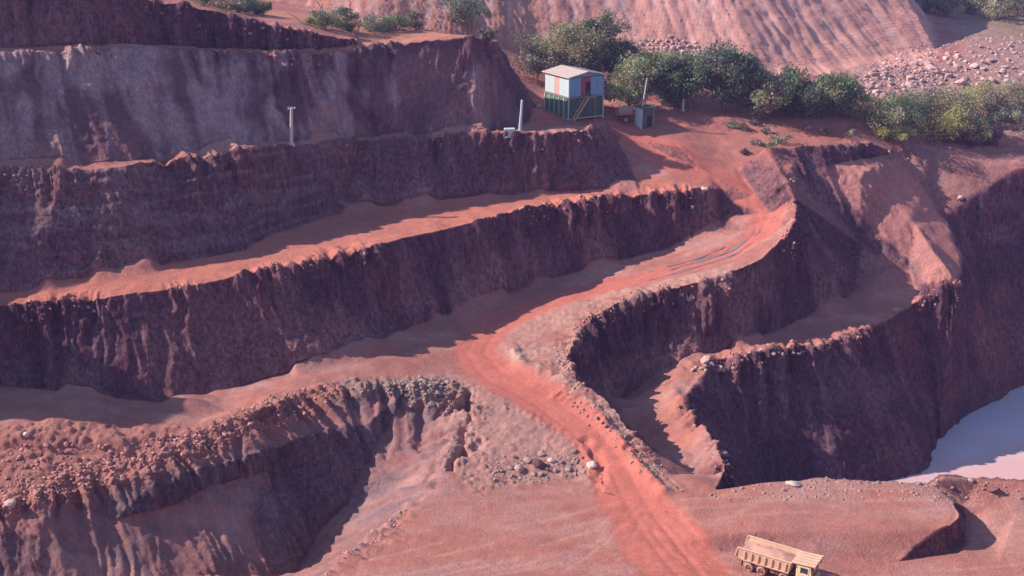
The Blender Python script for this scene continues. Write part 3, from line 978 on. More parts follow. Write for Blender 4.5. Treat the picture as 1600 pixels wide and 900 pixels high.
def bm_obj(name, bm, mat, parent=None, bevel=0.0, smooth=False):
    bmesh.ops.recalc_face_normals(bm, faces=bm.faces[:])
    if bevel:
        bmesh.ops.bevel(bm, geom=bm.edges[:] , offset=bevel, segments=2, affect='EDGES', profile=0.6, clamp_overlap=True)
    me = bpy.data.meshes.new(name)
    bm.to_mesh(me)
    bm.free()
    me.materials.append(mat)
    if smooth:
        for p in me.polygons:
            p.use_smooth = True
    return link(name, me, parent)


def box(name, c, s, mat, parent=None, bevel=0.01, rot=None):
    bm = bmesh.new()
    bm_box(bm, c, s, rot)
    return bm_obj(name, bm, mat, parent, bevel)


def tube(name, p, q, r0, r1, mat, parent=None, seg=10):
    bm = bmesh.new()
    bm_tube(bm, p, q, r0, r1, seg)
    return bm_obj(name, bm, mat, parent)


# ------------------------------------------------------------------ two-storey cabin
M_white = paint('whitewash', (0.49, 0.65, 0.66), 0.7, 0.25)
M_pinkpanel = paint('faded_pink_panel', (0.66, 0.36, 0.33), 0.7, 0.2)
M_green = paint('green_sheet', (0.075, 0.21, 0.12), 0.6, 0.16)
M_mint = paint('mint_paint', (0.55, 0.68, 0.58), 0.6, 0.12)
M_teal = paint('dark_green_sheet', (0.035, 0.10, 0.085), 0.6, 0.1)
M_blue = paint('blue_sheet', (0.13, 0.34, 0.52), 0.55, 0.16)
M_red = paint('red_door', (0.30, 0.045, 0.065), 0.6, 0.2)
M_roof = paint('pale_roof_sheet', (0.70, 0.58, 0.50), 0.55, 0.3)
M_wood = paint('stair_timber', (0.40, 0.32, 0.20), 0.8, 0.25)
M_dark = paint('dark_opening', (0.018, 0.014, 0.016), 0.8, 0.05)
M_steel = paint('grey_steel', (0.30, 0.29, 0.29), 0.5, 0.3, 0.3)
M_conc = paint('pale_concrete', (0.58, 0.52, 0.50), 0.85, 0.2)
M_black = paint('black_rubber', (0.03, 0.028, 0.028), 0.8, 0.2)
M_glass, _nt, _b = new_mat('window_glass', 0.08, 0.6)
_b.inputs['Base Color'].default_value = (0.03, 0.045, 0.05, 1)


def build_cabin():
    x, y, _ = P(888, 194, 26.9)
    gz = min(ground_z(x, y), ground_z(x + 5, y + 3), ground_z(x - 3, y + 6), ground_z(x + 2, y + 8))
    t = empty('two_storey_cabin', (x, y, gz), math.radians(30))
    set_props(t, 'small two storey green, white and blue cabin with outside stair below the trees', 'cabin')
    W, D, H1, H2 = 6.6, 7.2, 3.75, 6.9
    box('floor_slab', (W / 2, D / 2, H1), (W + 0.25, D + 0.25, 0.16), M_steel, t)
    # ground floor: green sheets between pale posts on short legs
    n = 5
    for i in range(n):
        yy = (i + 0.5) * D / n
        box('side_sheet', (0.06, yy, H1 / 2 + 0.2), (0.06, D / n - 0.12, H1 - 0.75), M_green, t, 0.006)
    for i in range(n + 1):
        box('post', (0.0, i * D / n if i else 0.0, H1 / 2 - 0.1), (0.17, 0.17, H1 + 0.2), M_white if i in (0, 2, 3) else M_mint, t)
    for i in range(4):
        xx = (i + 0.5) * W / 4
        box('front_sheet', (xx, 0.06, H1 / 2 + 0.2), (W / 4 - 0.06, 0.06, H1 - 0.75), M_teal, t, 0.006)
    for xx, yy in ((W, 0), (W, D), (W, D / 2)):
        box('post', (xx, yy, H1 / 2 - 0.1), (0.17, 0.17, H1 + 0.2), M_mint, t)
    box('back_wall', (W / 2, D - 0.06, H1 / 2 + 0.2), (W - 0.2, 0.06, H1 - 0.75), M_green, t)
    box('back_side_wall', (W - 0.06, D / 2, H1 / 2 + 0.2), (0.06, D - 0.2, H1 - 0.75), M_green, t)
    box('base_rail', (W / 2, 0.0, 0.42), (W - 0.2, 0.1, 0.14), M_mint, t)
    box('base_rail', (0.0, D / 2, 0.42), (0.1, D - 0.2, 0.14), M_white, t)
    # upper floor
    h = H2 - H1
    zc = H1 + h / 2 + 0.08
    cols = (M_white, M_white, M_pinkpanel, M_white, M_white)
    for i in range(5):
        yy = (i + 0.5) * D / 5
        box('side_panel', (0.05, yy, zc), (0.07, D / 5 - 0.03, h - 0.16), cols[i], t, 0.008)
    spans = [(0.0, 1.15, M_blue), (1.17, 2.3, M_blue), (4.15, 5.35, M_blue), (5.37, W, M_blue)]
    for a, b, mt in spans:
        box('front_panel', ((a + b) / 2, 0.05, zc), (b - a - 0.02, 0.07, h - 0.16), mt, t, 0.008)
    box('door_panel', (2.75, 0.05, zc), (0.86, 0.07, h - 0.16), M_red, t, 0.008)
    box('door_header', (3.67, 0.05, zc + 1.08), (0.94, 0.07, h - 2.36), M_red, t, 0.008)
    box('door', (3.67, 0.16, H1 + 1.16), (0.9, 0.06, 2.06), M_dark, t, 0.006)  # near-black sheet, the shade of the open doorway painted on
    box('corner_post', (0.0, 0.0, zc), (0.2, 0.2, h), M_mint, t)
    box('corner_post', (W, 0.0, zc), (0.16, 0.16, h), M_blue, t)
    box('back_wall', (W / 2, D - 0.05, zc), (W - 0.2, 0.07, h - 0.16), M_white, t)
    box('back_side_wall', (W - 0.05, D / 2, zc), (0.07, D - 0.2, h - 0.16), M_white, t)
    # low pitched sheet roof with an overhang
    bm = bmesh.new()
    o, e = 0.45, 0.09
    zt = H2 + 0.1
    pr = [(-o, zt), (W / 2, zt + 0.75), (W + o, zt), (W + o, zt + e), (W / 2, zt + 0.75 + e), (-o, zt + e)]
    bm_prism(bm, pr, -0.6, D + 0.4)
    rf = bm_obj('roof', bm, M_roof, t)
    for k in range(12):
        yy = -0.45 + k * (D + 0.7) / 11
        for sgn, xa, xb in ((1, -o, W / 2), (-1, W + o, W / 2)):
            tube('roof_rib', (xa, yy, zt + e + 0.02), (xb, yy, zt + 0.75 + e + 0.02), 0.03, 0.03, M_roof, rf, 6)
    bm = bmesh.new()
    for yy in (0.12, D - 0.15):
        bm_prism(bm, [(0.1, zt - 0.02), (W - 0.1, zt - 0.02), (W / 2, zt + 0.68)], yy - 0.03, yy + 0.03)
    bm_obj('gable', bm, M_blue, t)
    # outside stair up the front
    st = empty('stair', (0, 0, 0))
    st.parent = t
    x0, x1 = 0.2, 3.1
    n = 14
    L = math.hypot(x1 - x0, H1)
    ang = math.atan2(H1, x1 - x0)
    for yy in (-0.22, -1.12):
        box('stringer', ((x0 + x1) / 2, yy, H1 / 2 + 0.02), (L + 0.1, 0.08, 0.32), M_wood, st, 0.008, Matrix.Rotation(-ang, 3, 'Y'))
        for k in range(4):
            xx = x0 + (k + 0.3) * (x1 - x0) / 3.6
            zz = (xx - x0) / (x1 - x0) * H1
            tube('rail_post', (xx, yy, zz), (xx, yy, zz + 0.95), 0.035, 0.035, M_wood, st, 6)
        tube('hand_rail', (x0, yy, 0.98), (x1, yy, H1 + 0.98), 0.04, 0.04, M_wood, st, 6)
    for k in range(n):
        f = (k + 0.5) / n
        box('step', (x0 + f * (x1 - x0), -0.67, f * H1), (0.26, 0.86, 0.05), M_wood, st, 0.004)
    box('landing', (3.75, -0.62, H1 + 0.0), (1.4, 1.1, 0.1), M_wood, t)
    tube('landing_prop', (4.35, -1.05, -0.1), (4.35, -1.05, H1 - 0.05), 0.06, 0.06, M_wood, t)
    tube('landing_rail', (3.1, -1.14, H1 + 0.98), (4.4, -1.14, H1 + 0.98), 0.04, 0.04, M_wood, t, 6)
    tube('landing_rail_post', (4.4, -1.14, H1), (4.4, -1.14, H1 + 0.98), 0.04, 0.04, M_wood, t, 6)


build_cabin()


def build_booth():
    x, y, _ = P(1003, 192, 26.9)
    t = empty('guard_booth', (x, y, ground_z(x, y) - 0.05), math.radians(28))
    set_props(t, 'narrow guard booth with white side and dark green front beside the cabin', 'booth')
    W, D, H = 2.3, 2.2, 3.5
    bm = bmesh.new()
    bm_box(bm, (0.03, D / 2, H / 2), (0.06, D, H))
    bm_obj('side_wall', bm, M_white, t, 0.008)
    box('side_wall', (W - 0.03, D / 2, H / 2), (0.06, D, H), M_white, t)
    box('back_wall', (W / 2, D - 0.03, H / 2), (W - 0.14, 0.06, H), M_white, t)
    box('front_wall', (0.5, 0.04, H / 2), (0.86, 0.06, H), M_teal, t)
    box('front_wall', (2.05, 0.04, H / 2), (0.36, 0.06, H), M_teal, t)
    d = box('door', (1.4, 0.07, 1.05), (0.9, 0.05, 2.1), M_dark, t)
    box('handle', (1.08, 0.03, 1.05), (0.04, 0.05, 0.14), M_steel, d)
    box('door_header', (1.4, 0.04, 2.8), (0.92, 0.06, 1.3), M_teal, t)
    w = box('window', (0.5, 0.0, 1.75), (0.5, 0.03, 0.6), M_steel, t)
    box('pane', (0.5, -0.02, 1.75), (0.4, 0.02, 0.5), M_glass, w, 0.0)
    box('roof', (W / 2, D / 2 - 0.1, H + 0.06), (W + 0.5, D + 0.6, 0.1), M_teal, t)


build_booth()


def build_trailer():
    x, y, _ = P(966, 187, 27.2)
    t = empty('tank_trailer', (x, y, ground_z(x, y)), math.radians(18))
    set_props(t, 'small dusty tank trailer parked between the cabin and the guard booth', 'trailer')
    bm = bmesh.new()
    bm_tube(bm, (-0.2, 0, 1.75), (2.2, 0, 1.75), 0.78, 0.78, 18)
    tk = bm_obj('tank', bm, paint('dusty_tank', (0.30, 0.22, 0.20), 0.6, 0.5), t, 0.06)
    tube('hatch', (1.0, 0, 2.5), (1.0, 0, 2.68), 0.22, 0.2, M_steel, tk, 12)
    for yy in (-0.5, 0.5):
        box('chassis_rail', (0.9, yy, 0.86), (3.4, 0.14, 0.2), M_black, t)
    for yy in (-0.85, 0.85):
        bm = bmesh.new()
        bm_tube(bm, (0.9, yy - 0.14, 0.5), (0.9, yy + 0.14, 0.5), 0.5, 0.5, 20)
        w = bm_obj('wheel', bm, M_black, t, 0.04)
        tube('rim', (0.9, yy - 0.16, 0.5), (0.9, yy + 0.16, 0.5), 0.26, 0.26, M_steel, w, 14)
    tube('drawbar', (2.6, 0, 0.86), (4.0, 0, 0.62), 0.06, 0.05, M_black, t)
    tube('stand', (3.6, 0, 0.66), (3.6, 0, 0.0), 0.05, 0.05, M_black, t)
    for xx in (0.2, 1.8):
        box('tank_cradle', (xx, 0, 1.0), (0.14, 1.2, 0.12), M_black, t)


build_trailer()


# ------------------------------------------------------------------ poles
def pole(name, base, h, r, lean, mat, label, arm=None, group=None, cap=None):
    t = empty(name, base)
    set_props(t, label, 'pole', group)
    top = (lean[0], lean[1], h)
    tube('shaft', (0, 0, -0.4), top, r, r * 0.72, mat, t, 10)
    if arm:
        tube('cross_arm', (top[0] - arm, top[1], h - 0.25), (top[0] + arm, top[1], h - 0.1), 0.09, 0.09, mat, t, 8)
        for k in (-0.8, 0.8):
            tube('insulator', (top[0] + k * arm, top[1], h - 0.15), (top[0] + k * arm, top[1], h + 0.16), 0.05, 0.04, M_conc, t, 8)
    if cap:
        tube('top_cap', top, (top[0] + 0.02, top[1], h + cap), r * 0.9, r * 0.5, mat, t, 10)
    tube('footing', (0, 0, -0.3), (0, 0, 0.16), r * 2.0, r * 1.7, M_conc, t, 12)
    return t


p1 = on_ground(455, 227, 28.6)
pole('lamp_pole', p1, 5.2, 0.27, (0.35, 0), M_conc, 'pale pole with a short cross arm, alone against the streaked upper bench face', 0.55, 'pale poles along the mine benches')
p2 = on_ground(812, 211, 27.5)
pole('utility_pole', p2, 4.6, 0.24, (0.35, 0), M_white, 'white slightly leaning pole beside the pale box at the bench corner', None, 'pale poles along the mine benches', 0.1)
p3 = on_ground(999, 195, 26.8)
pole('utility_pole', p3, 7.4, 0.15, (1.0, 0.2), M_conc, 'tall thin leaning grey pole in front of the guard booth', None, 'pale poles along the mine benches', 0.1)
p4 = on_ground(1067, 173, 27.3)
pole('utility_pole', p4, 3.6, 0.2, (0.05, 0), M_white, 'short white post standing under the dark trees', None, 'pale poles along the mine benches', 0.1)

# pale box by the pole
x, y, z = on_ground(796, 214, 27.4)
t = empty('meter_box', (x, y, z - 0.05), math.radians(8))
set_props(t, 'small pale green white box on the ground beside the white pole', 'box')
box('body', (0, 0, 0.62), (1.4, 1.0, 1.24), M_mint, t, 0.04)
box('lid', (0, 0, 1.29), (1.56, 1.14, 0.1), M_white, t, 0.02)
d = box('door', (0.1, -0.51, 0.64), (0.8, 0.03, 0.9), M_white, t, 0.01)
box('handle', (-0.2, -0.54, 0.66), (0.05, 0.04, 0.2), M_steel, d, 0.0)

# short whitewashed wall by the trees
x, y, z = on_ground(1050, 168, 27.4)
t = empty('low_wall', (x, y, z - 0.1), math.radians(4))
set_props(t, 'short low whitewashed wall under the trees beside the white post', 'wall')
for i in range(7):
    for j in range(3):
        box('block', (-1.9 + i * 0.58 + (0.29 if j % 2 else 0), 0, 0.18 + j * 0.33), (0.56, 0.3, 0.31), M_steel, t, 0.015)
box('coping', (0.05, 0, 1.17), (4.5, 0.42, 0.1), M_conc, t, 0.015)
# ------------------------------------------------------------------ dump truck
M_body = paint('dusty_cream_steel', (0.66, 0.49, 0.33), 0.75, 0.5, 0.0, (0.56, 0.33, 0.25), 1.6)
M_cab = paint('pale_yellow_paint', (0.74, 0.60, 0.22), 0.45, 0.2)
M_cabw = paint('cream_white_paint', (0.76, 0.68, 0.42), 0.5, 0.2)
M_chassis = paint('truck_chassis', (0.05, 0.03, 0.03), 0.8, 0.3)
M_tyre = paint('dusty_tyre', (0.16, 0.09, 0.075), 0.9, 0.75, 0.0, (0.62, 0.36, 0.28), 4.0)
M_rim = paint('dusty_rim', (0.20, 0.09, 0.075), 0.8, 0.6, 0.0, (0.62, 0.33, 0.25), 3.0)
M_lamp = paint('headlamp_glass', (0.7, 0.7, 0.66), 0.15, 0.05)


def wheel(parent, x, ysgn, r=0.52, w=0.34, dual=False):
    """A tyre with tread blocks, a dished rim and a hub."""
    g = empty('wheel', (x, ysgn * (1.0 if dual else 1.05), r))
    g.parent = parent
    n = 26
    prof = [(-w / 2, r * 0.60), (-w / 2 - 0.012, r * 0.80), (-w / 2 + 0.03, r * 0.96), (-w * 0.28, r), (w * 0.28, r), (w / 2 - 0.03, r * 0.96), (w / 2 + 0.012, r * 0.80), (w / 2, r * 0.60)]
    if dual:
        a = [(p[0] + 0.19, p[1]) for p in prof]
        b = [(p[0] - 0.19, p[1]) for p in prof]
        prof = b + a
    vs, fs = [], []
    for i in range(n):
        c, s = math.cos(2 * math.pi * i / n), math.sin(2 * math.pi * i / n)
        vs += [(rr * c, yy, rr * s) for yy, rr in prof]
    k = len(prof)
    for i in range(n):
        for j in range(k - 1):
            fs.append((i * k + j, ((i + 1) % n) * k + j, ((i + 1) % n) * k + j + 1, i * k + j + 1))
    o = link('tyre', np_mesh('tyre', vs, fs, [M_tyre], smooth=True), g)
    outer = ysgn * (w / 2 + (0.19 if dual else 0))
    bm = bmesh.new()
    prof2 = [(outer, r * 0.62), (outer + 0.015 * ysgn, r * 0.58), (outer - 0.10 * ysgn, r * 0.5), (outer - 0.12 * ysgn, r * 0.26), (outer + 0.02 * ysgn, r * 0.22), (outer + 0.03 * ysgn, 0.02)]
    rings = []
    for i in range(n):
        c, s = math.cos(2 * math.pi * i / n), math.sin(2 * math.pi * i / n)
        rings.append([bm.verts.new((rr * c, yy, rr * s)) for yy, rr in prof2])
    for i in range(n):
        for j in range(len(prof2) - 1):
            bm.faces.new((rings[i][j], rings[(i + 1) % n][j], rings[(i + 1) % n][j + 1], rings[i][j + 1]))
    bm_obj('rim', bm, M_rim, g, 0, True)
    tube('hub', (0, outer - 0.08 * ysgn, 0), (0, outer + 0.05 * ysgn, 0), 0.1, 0.09, M_chassis, g, 10)


def build_truck():
    a = Vector(P(1170, 893, 0.0))
    b = Vector(P(1251, 918, 0.0))
    d = (b - a)
    ang = math.atan2(d.y, d.x)
    off = Vector((-math.sin(ang), math.cos(ang), 0)) * 1.05
    o = a + off
    gz = ground_z(o.x, o.y)
    t = empty('dump_truck', (o.x, o.y, max(ground_z(o.x + 2 * math.cos(ang), o.y + 2 * math.sin(ang)), gz) - 0.03), ang)
    t.scale = (0.94, 0.94, 0.94)
    set_props(t, 'dusty cream dump truck with ribbed bed and yellow cab at the foot of the mound', 'truck')
    for yy in (-0.45, 0.45):
        box('chassis_rail', (2.5, yy, 0.9), (7.6, 0.14, 0.26), M_chassis, t)
    for xx in (0.0, 1.38, 3.75, 5.75):
        tube('axle', (xx, -0.9, 0.52), (xx, 0.9, 0.52), 0.09, 0.09, M_chassis, t)
        for s in (-1, 1):
            wheel(t, xx, s, dual=(xx < 2))
    # bed: floor, two sides, head board and the visor over the cab
    W = 1.27
    bd = empty('dump_bed', (0, 0, 0))
    bd.parent = t
    bm = bmesh.new()
    bm_prism(bm, [(-1.55, 1.55), (-0.9, 1.22), (4.25, 1.22), (4.25, 1.32), (-0.85, 1.32), (-1.5, 1.66)], -W, W)
    bm_obj('bed_floor', bm, M_body, bd, 0.01)
    side = [(-1.55, 1.56), (-0.9, 1.23), (4.25, 1.23), (4.55, 2.56), (-1.25, 2.56)]
    for s in (-1, 1):
        bm = bmesh.new()
        vs = bm_prism(bm, side, s * W, s * (W + 0.06))
        for v in vs:
            if v.co.z > 2.3:
                v.co.y += s * 0.10
        bm_obj('bed_side', bm, M_body, bd, 0.008)
        tube('top_rail', (-1.25, s * (W + 0.14), 2.57), (4.6, s * (W + 0.14), 2.57), 0.085, 0.085, M_body, bd, 8)
        for k in range(7):
            xx = -0.62 + k * 0.74
            bm = bmesh.new()
            vs = bm_box(bm, (xx + 0.1, s * (W + 0.11), 1.86), (0.15, 0.11, 0.98))
            for v in vs:
                if v.co.z > 1.9:
                    v.co.y += s * 0.07
                    v.co.x += 0.1
            bm_obj('side_rib', bm, M_body, bd, 0.015)
        bm = bmesh.new()
        bm_box(bm, (1.7, s * (W + 0.08), 1.3), (5.2, 0.12, 0.16))
        bm_obj('bottom_rail', bm, M_body, bd, 0.015)
        bm = bmesh.new()
        bm_box(bm, (-1.38, s * (W + 0.1), 2.07), (0.14, 0.16, 1.06), Matrix.Rotation(math.radians(15), 3, 'Y'))
        bm_obj('rear_post', bm, M_body, bd, 0.015)
    bm = bmesh.new()
    bm_prism(bm, [(4.22, 1.24), (4.30, 1.24), (4.62, 2.6), (4.54, 2.6)], -W, W)
    bm_obj('head_board', bm, M_body, bd, 0.008)
    bm = bmesh.new()
    bm_prism(bm, [(4.5, 2.57), (6.95, 2.74), (6.95, 2.84), (4.5, 2.68)], -W - 0.05, W + 0.05)
    bm_box(bm, (6.96, 0, 2.73), (0.08, 2 * W + 0.2, 0.26))
    vz = bm_obj('visor', bm, M_body, bd, 0.01)
    for yy in (-0.85, -0.28, 0.28, 0.85):
        box('visor_rib', (5.75, yy, 2.83), (2.3, 0.1, 0.09), M_body, vz, 0.01, Matrix.Rotation(math.radians(-3.8), 3, 'Y'))
    tube('lift_ram', (3.9, 0, 0.95), (4.35, 0, 2.2), 0.13, 0.09, M_chassis, t)
    # a load of dusty red ore, heaped a little in the middle
    gx, gy = np.meshgrid(np.linspace(-1.15, 4.42, 28), np.linspace(-W + 0.02, W - 0.02, 14), indexing='ij')
    lump = fbm(np.stack([gx.ravel() * 2.2, gy.ravel() * 2.2, gx.ravel() * 0], 1), 3, 5).reshape(gx.shape)
    gz_ = 1.98 + 0.62 * np.exp(-((gx - 2.2) / 2.0) ** 4) * np.exp(-(gy / 1.0) ** 2) + 0.14 * lump
    vv = np.stack([gx.ravel(), gy.ravel(), gz_.ravel()], 1)
    ff = [(i * 14 + j, (i + 1) * 14 + j, (i + 1) * 14 + j + 1, i * 14 + j + 1) for i in range(27) for j in range(13)]
    link('ore_load', np_mesh('ore_load', vv, ff, [paint('ore_dust', (0.56, 0.31, 0.235), 0.95, 0.3)], smooth=False), bd)
    # cab
    cb = empty('cab', (0, 0, 0))
    cb.parent = t
    bm = bmesh.new()
    bm_prism(bm, [(5.0, 0.95), (6.62, 0.75), (6.66, 1.65), (6.48, 2.48), (5.0, 2.48)], -1.17, 1.17)
    bm_obj('cab_shell', bm, M_cabw, cb, 0.05)
    for s in (-1, 1):
        dr = box('door', (5.85, s * 1.185, 1.55), (1.0, 0.03, 1.7), M_cabw, cb, 0.012)
        box('door_window', (5.85, s * 1.2, 2.0), (0.78, 0.02, 0.6), M_glass, dr, 0.0)
        box('handle', (5.46, s * 1.21, 1.66), (0.14, 0.03, 0.04), M_chassis, dr, 0.0)
        box('lower_panel', (5.85, s * 1.192, 1.12), (1.3, 0.03, 0.62), M_cab, cb, 0.01)
        hl = box('headlight', (6.66, s * 0.85, 1.05), (0.06, 0.34, 0.2), M_lamp, cb, 0.02)
        tube('mirror_arm', (6.5, s * 1.18, 2.3), (6.72, s * 1.42, 2.35), 0.02, 0.02, M_chassis, cb, 6)
        box('mirror', (6.74, s * 1.44, 2.12), (0.06, 0.22, 0.5), M_chassis, cb, 0.015)
        for k in range(2):
            box('step', (5.5, s * 1.15, 0.5 + 0.28 * k), (0.5, 0.2, 0.05), M_chassis, cb, 0.005)
        # mud guard over the front wheel
        bm = bmesh.new()
        for k in range(7):
            q = math.radians(20 + k * 23)
            bm_box(bm, (5.75 + 0.64 * math.cos(q), s * 1.08, 0.52 + 0.62 * math.sin(q)), (0.05, 0.42, 0.28), Matrix.Rotation(-q, 3, 'Y'))
        bm_obj('mud_guard', bm, M_cab, cb)
    box('windscreen', (6.59, 0, 2.06), (0.03, 2.0, 0.68), M_glass, cb, 0.0, Matrix.Rotation(math.radians(-11.6), 3, 'Y'))
    box('grille', (6.665, 0, 1.38), (0.05, 1.5, 0.42), M_chassis, cb, 0.01)
    box('bumper', (6.72, 0, 0.68), (0.2, 2.4, 0.34), M_cab, cb, 0.03)
    box('roof_panel', (5.7, 0, 2.51), (1.5, 2.2, 0.08), M_cabw, cb, 0.03)
    tube('exhaust_stack', (4.78, 0.95, 0.9), (4.78, 0.95, 2.45), 0.09, 0.09, M_chassis, t)
    tube('air_tank', (2.45, -1.0, 0.78), (2.45, -0.35, 0.78), 0.27, 0.27, M_rim, t, 16)
    box('fuel_tank', (2.95, -0.85, 0.75), (0.5, 0.5, 0.5), M_chassis, t, 0.06)
    box('battery_box', (2.6, 0.85, 0.75), (0.8, 0.5, 0.5), M_chassis, t, 0.04)
    for yy in (-0.95, 0.95):
        box('tail_light', (-1.1, yy, 0.92), (0.06, 0.3, 0.14), M_red, t, 0.01)
        box('mud_flap', (-0.85, yy, 0.62), (0.03, 0.5, 0.6), M_chassis, t, 0.0)


build_truck()
# ------------------------------------------------------------------ rocks
def rock_mesh(seed, sub=1):
    r = np.random.default_rng(seed)
    bm = bmesh.new()
    bmesh.ops.create_icosphere(bm, subdivisions=sub, radius=1.0)
    planes = [(Vector(r.normal(size=3)).normalized(), r.uniform(0.55, 0.9)) for _ in range(7)]
    sc = Vector((r.uniform(0.8, 1.2), r.uniform(0.7, 1.1), r.uniform(0.6, 0.95)))
    for v in bm.verts:
        c = v.co.copy()
        for n, d in planes:
            k = c.dot(n) - d
            if k > 0:
                c -= n * k
        c *= 1 + r.uniform(-0.07, 0.07)
        v.co = Vector((c.x * sc.x, c.y * sc.y, c.z * sc.z))
    me = bpy.data.meshes.new('rock')
    bm.to_mesh(me)
    bm.free()
    return me


def rock_mat(name, col, col2):
    m, nt, b = new_mat(name, 0.92, 0.15)
    oi = nt.nodes.new('ShaderNodeObjectInfo')
    geo = nt.nodes.new('ShaderNodeNewGeometry')
    n = nt.nodes.new('ShaderNodeTexNoise')
    n.inputs['Scale'].default_value = 2.5
    n.inputs['Detail'].default_value = 5
    nt.links.new(geo.outputs['Position'], n.inputs['Vector'])
    ad = nt.nodes.new('ShaderNodeMath')
    ad.operation = 'ADD'
    nt.links.new(oi.outputs['Random'], ad.inputs[0])
    nt.links.new(n.outputs[0], ad.inputs[1])
    mr = nt.nodes.new('ShaderNodeMapRange')
    mr.inputs[1].default_value = 0.4
    mr.inputs[2].default_value = 1.6
    nt.links.new(ad.outputs[0], mr.inputs[0])
    mx = nt.nodes.new('ShaderNodeMix')
    mx.data_type = 'RGBA'
    mx.inputs[6].default_value = (*col, 1)
    mx.inputs[7].default_value = (*col2, 1)
    nt.links.new(mr.outputs[0], mx.inputs[0])
    nt.links.new(mx.outputs[2], b.inputs['Base Color'])
    return m


ROCK = {k: rock_mat(k + '_rock', *v) for k, v in {
    'pink': ((0.40, 0.235, 0.205), (0.60, 0.41, 0.37)),
    'red': ((0.41, 0.19, 0.155), (0.54, 0.29, 0.245)),
    'grey': ((0.20, 0.14, 0.12), (0.42, 0.31, 0.26)),
    'pale': ((0.46, 0.35, 0.29), (0.64, 0.52, 0.44)),
    'dark': ((0.10, 0.055, 0.06), (0.20, 0.10, 0.10))}.items()}
ROCK_MESH = {}
for k, mt in ROCK.items():
    L = []
    for i in range(7):
        me = rock_mesh(100 + i, 2 if k == 'pale' else 1)
        me.materials.append(mt)
        L.append(me)
    ROCK_MESH[k] = L


def put_rock(p, r, kind, label, group=None, name='boulder', squash=1.0):
    o = link(name, random.choice(ROCK_MESH[kind]))
    o.location = (p[0], p[1], p[2] + r * 0.12)
    o.scale = (r * random.uniform(0.85, 1.25), r * random.uniform(0.85, 1.25), r * random.uniform(0.75, 1.05) * squash)
    o.rotation_euler = (random.uniform(-0.4, 0.4), random.uniform(-0.4, 0.4), random.uniform(0, 6.28))
    set_props(o, label, 'boulder', group)
    return o


def scatter(poly, n, r0, r1, kind, label, group, power=2.0):
    """Boulders over the ground inside a surveyed outline given as (u, v, z)."""
    us, vs_ = [q[0] for q in poly], [q[1] for q in poly]
    zm = sum(q[2] for q in poly) / len(poly)
    done = 0
    placed = []
    for _ in range(n * 12):
        u, v = random.uniform(min(us), max(us)), random.uniform(min(vs_), max(vs_))
        if not pip(np.array([u]), np.array([v]), poly)[0]:
            continue
        r = r0 + (r1 - r0) * random.random() ** power
        x, y, z = on_ground(u, v, zm)
        if any((x - a) ** 2 + (y - b) ** 2 < (0.75 * (r + c)) ** 2 for a, b, c in placed):
            continue
        placed.append((x, y, r))
        put_rock((x, y, z), r, kind, label, group)
        done += 1
        if done >= n:
            break


# single boulders one can point at
put_rock(on_ground(1243, 750, 3.0), 0.95, 'pale', 'large flat whitish boulder on the rim of the water pit', squash=0.6)
put_rock(on_ground(18, 788, 3.6), 0.75, 'pale', 'pale boulder at the picture edge on the crest of the grey hollow')
put_rock(on_ground(41, 680, 7.4), 0.42, 'pale', 'lone pale boulder on the peak of the shaded rubble heap')
put_rock(on_ground(924, 730, 2.0), 0.6, 'pale', 'tall pale boulder in the cut bank beside the haul road bend', squash=1.3)
put_rock(on_ground(1162, 240, 23.3), 1.1, 'dark', 'dark boulder on the red ground above the road bend')
put_rock(on_ground(840, 728, 1.6), 1.0, 'dark', 'dark boulder in the cluster below the haul road')
put_rock(on_ground(812, 735, 1.4), 0.75, 'pale', 'whitish boulder at the near end of the cluster below the haul road')
put_rock(on_ground(863, 722, 1.8), 0.6, 'pale', 'whitish boulder at the road end of the cluster below the haul road')
put_rock(on_ground(1552, 768, 3.0), 0.8, 'dark', 'dark boulder among the rim stones near the picture edge')
put_rock(on_ground(1127, 712, 1.0), 0.8, 'grey', 'grey boulder where the narrow rock spur meets the pit rim')
put_rock(on_ground(842, 168, 28.5), 0.6, 'pale', 'pale stone beside the green side of the cabin')
put_rock(on_ground(1102, 300, 19.6), 0.5, 'pale', 'pale stone on the tip of the lowest bench by the road')
put_rock(on_ground(1400, 488, 4.8), 0.8, 'grey', 'grey boulder at the far end of the shaded pit ledge')
put_rock(on_ground(1500, 312, 14), 0.7, 'pale', 'pale boulder stuck in the dark wall above the water')

scatter([(1345, 150, 28), (1360, 110, 30), (1420, 85, 32), (1600, 70, 32), (1640, 130, 29), (1600, 165, 27), (1480, 150, 28), (1400, 158, 28)], 110, 0.5, 1.15, 'pink', 'pink boulder in the boulder field below the dump hill', 'boulders of the field below the dump hill')
scatter([(950, 92, 31), (1000, 66, 33), (1060, 64, 34), (1110, 80, 32), (1170, 118, 30), (1100, 108, 30)], 42, 0.45, 0.95, 'pink', 'pink boulder at the foot of the dump hill behind the trees', 'boulders at the foot of the dump hill')
scatter([(0, 700, 6.6), (180, 692, 6.4), (300, 678, 6.4), (390, 660, 6.2), (430, 655, 5.6), (300, 704, 5), (150, 752, 4.4), (10, 792, 3.7)], 56, 0.2, 0.48, 'red', 'red clod of rubble above the grey hollow', 'red clods above the grey hollow')
scatter([(560, 606, 5.8), (640, 594, 5.8), (700, 592, 5.4), (715, 612, 5), (690, 640, 3.5), (620, 622, 4.6)], 34, 0.25, 0.62, 'grey', 'grey stone of the rock band beside the haul road', 'grey stones beside the haul road')
scatter([(770, 715, 2.2), (900, 705, 2.2), (930, 735, 1.6), (870, 750, 1.2), (780, 748, 1.4)], 26, 0.22, 0.5, 'grey', 'small grey stone in the cluster below the haul road', 'stones below the haul road')
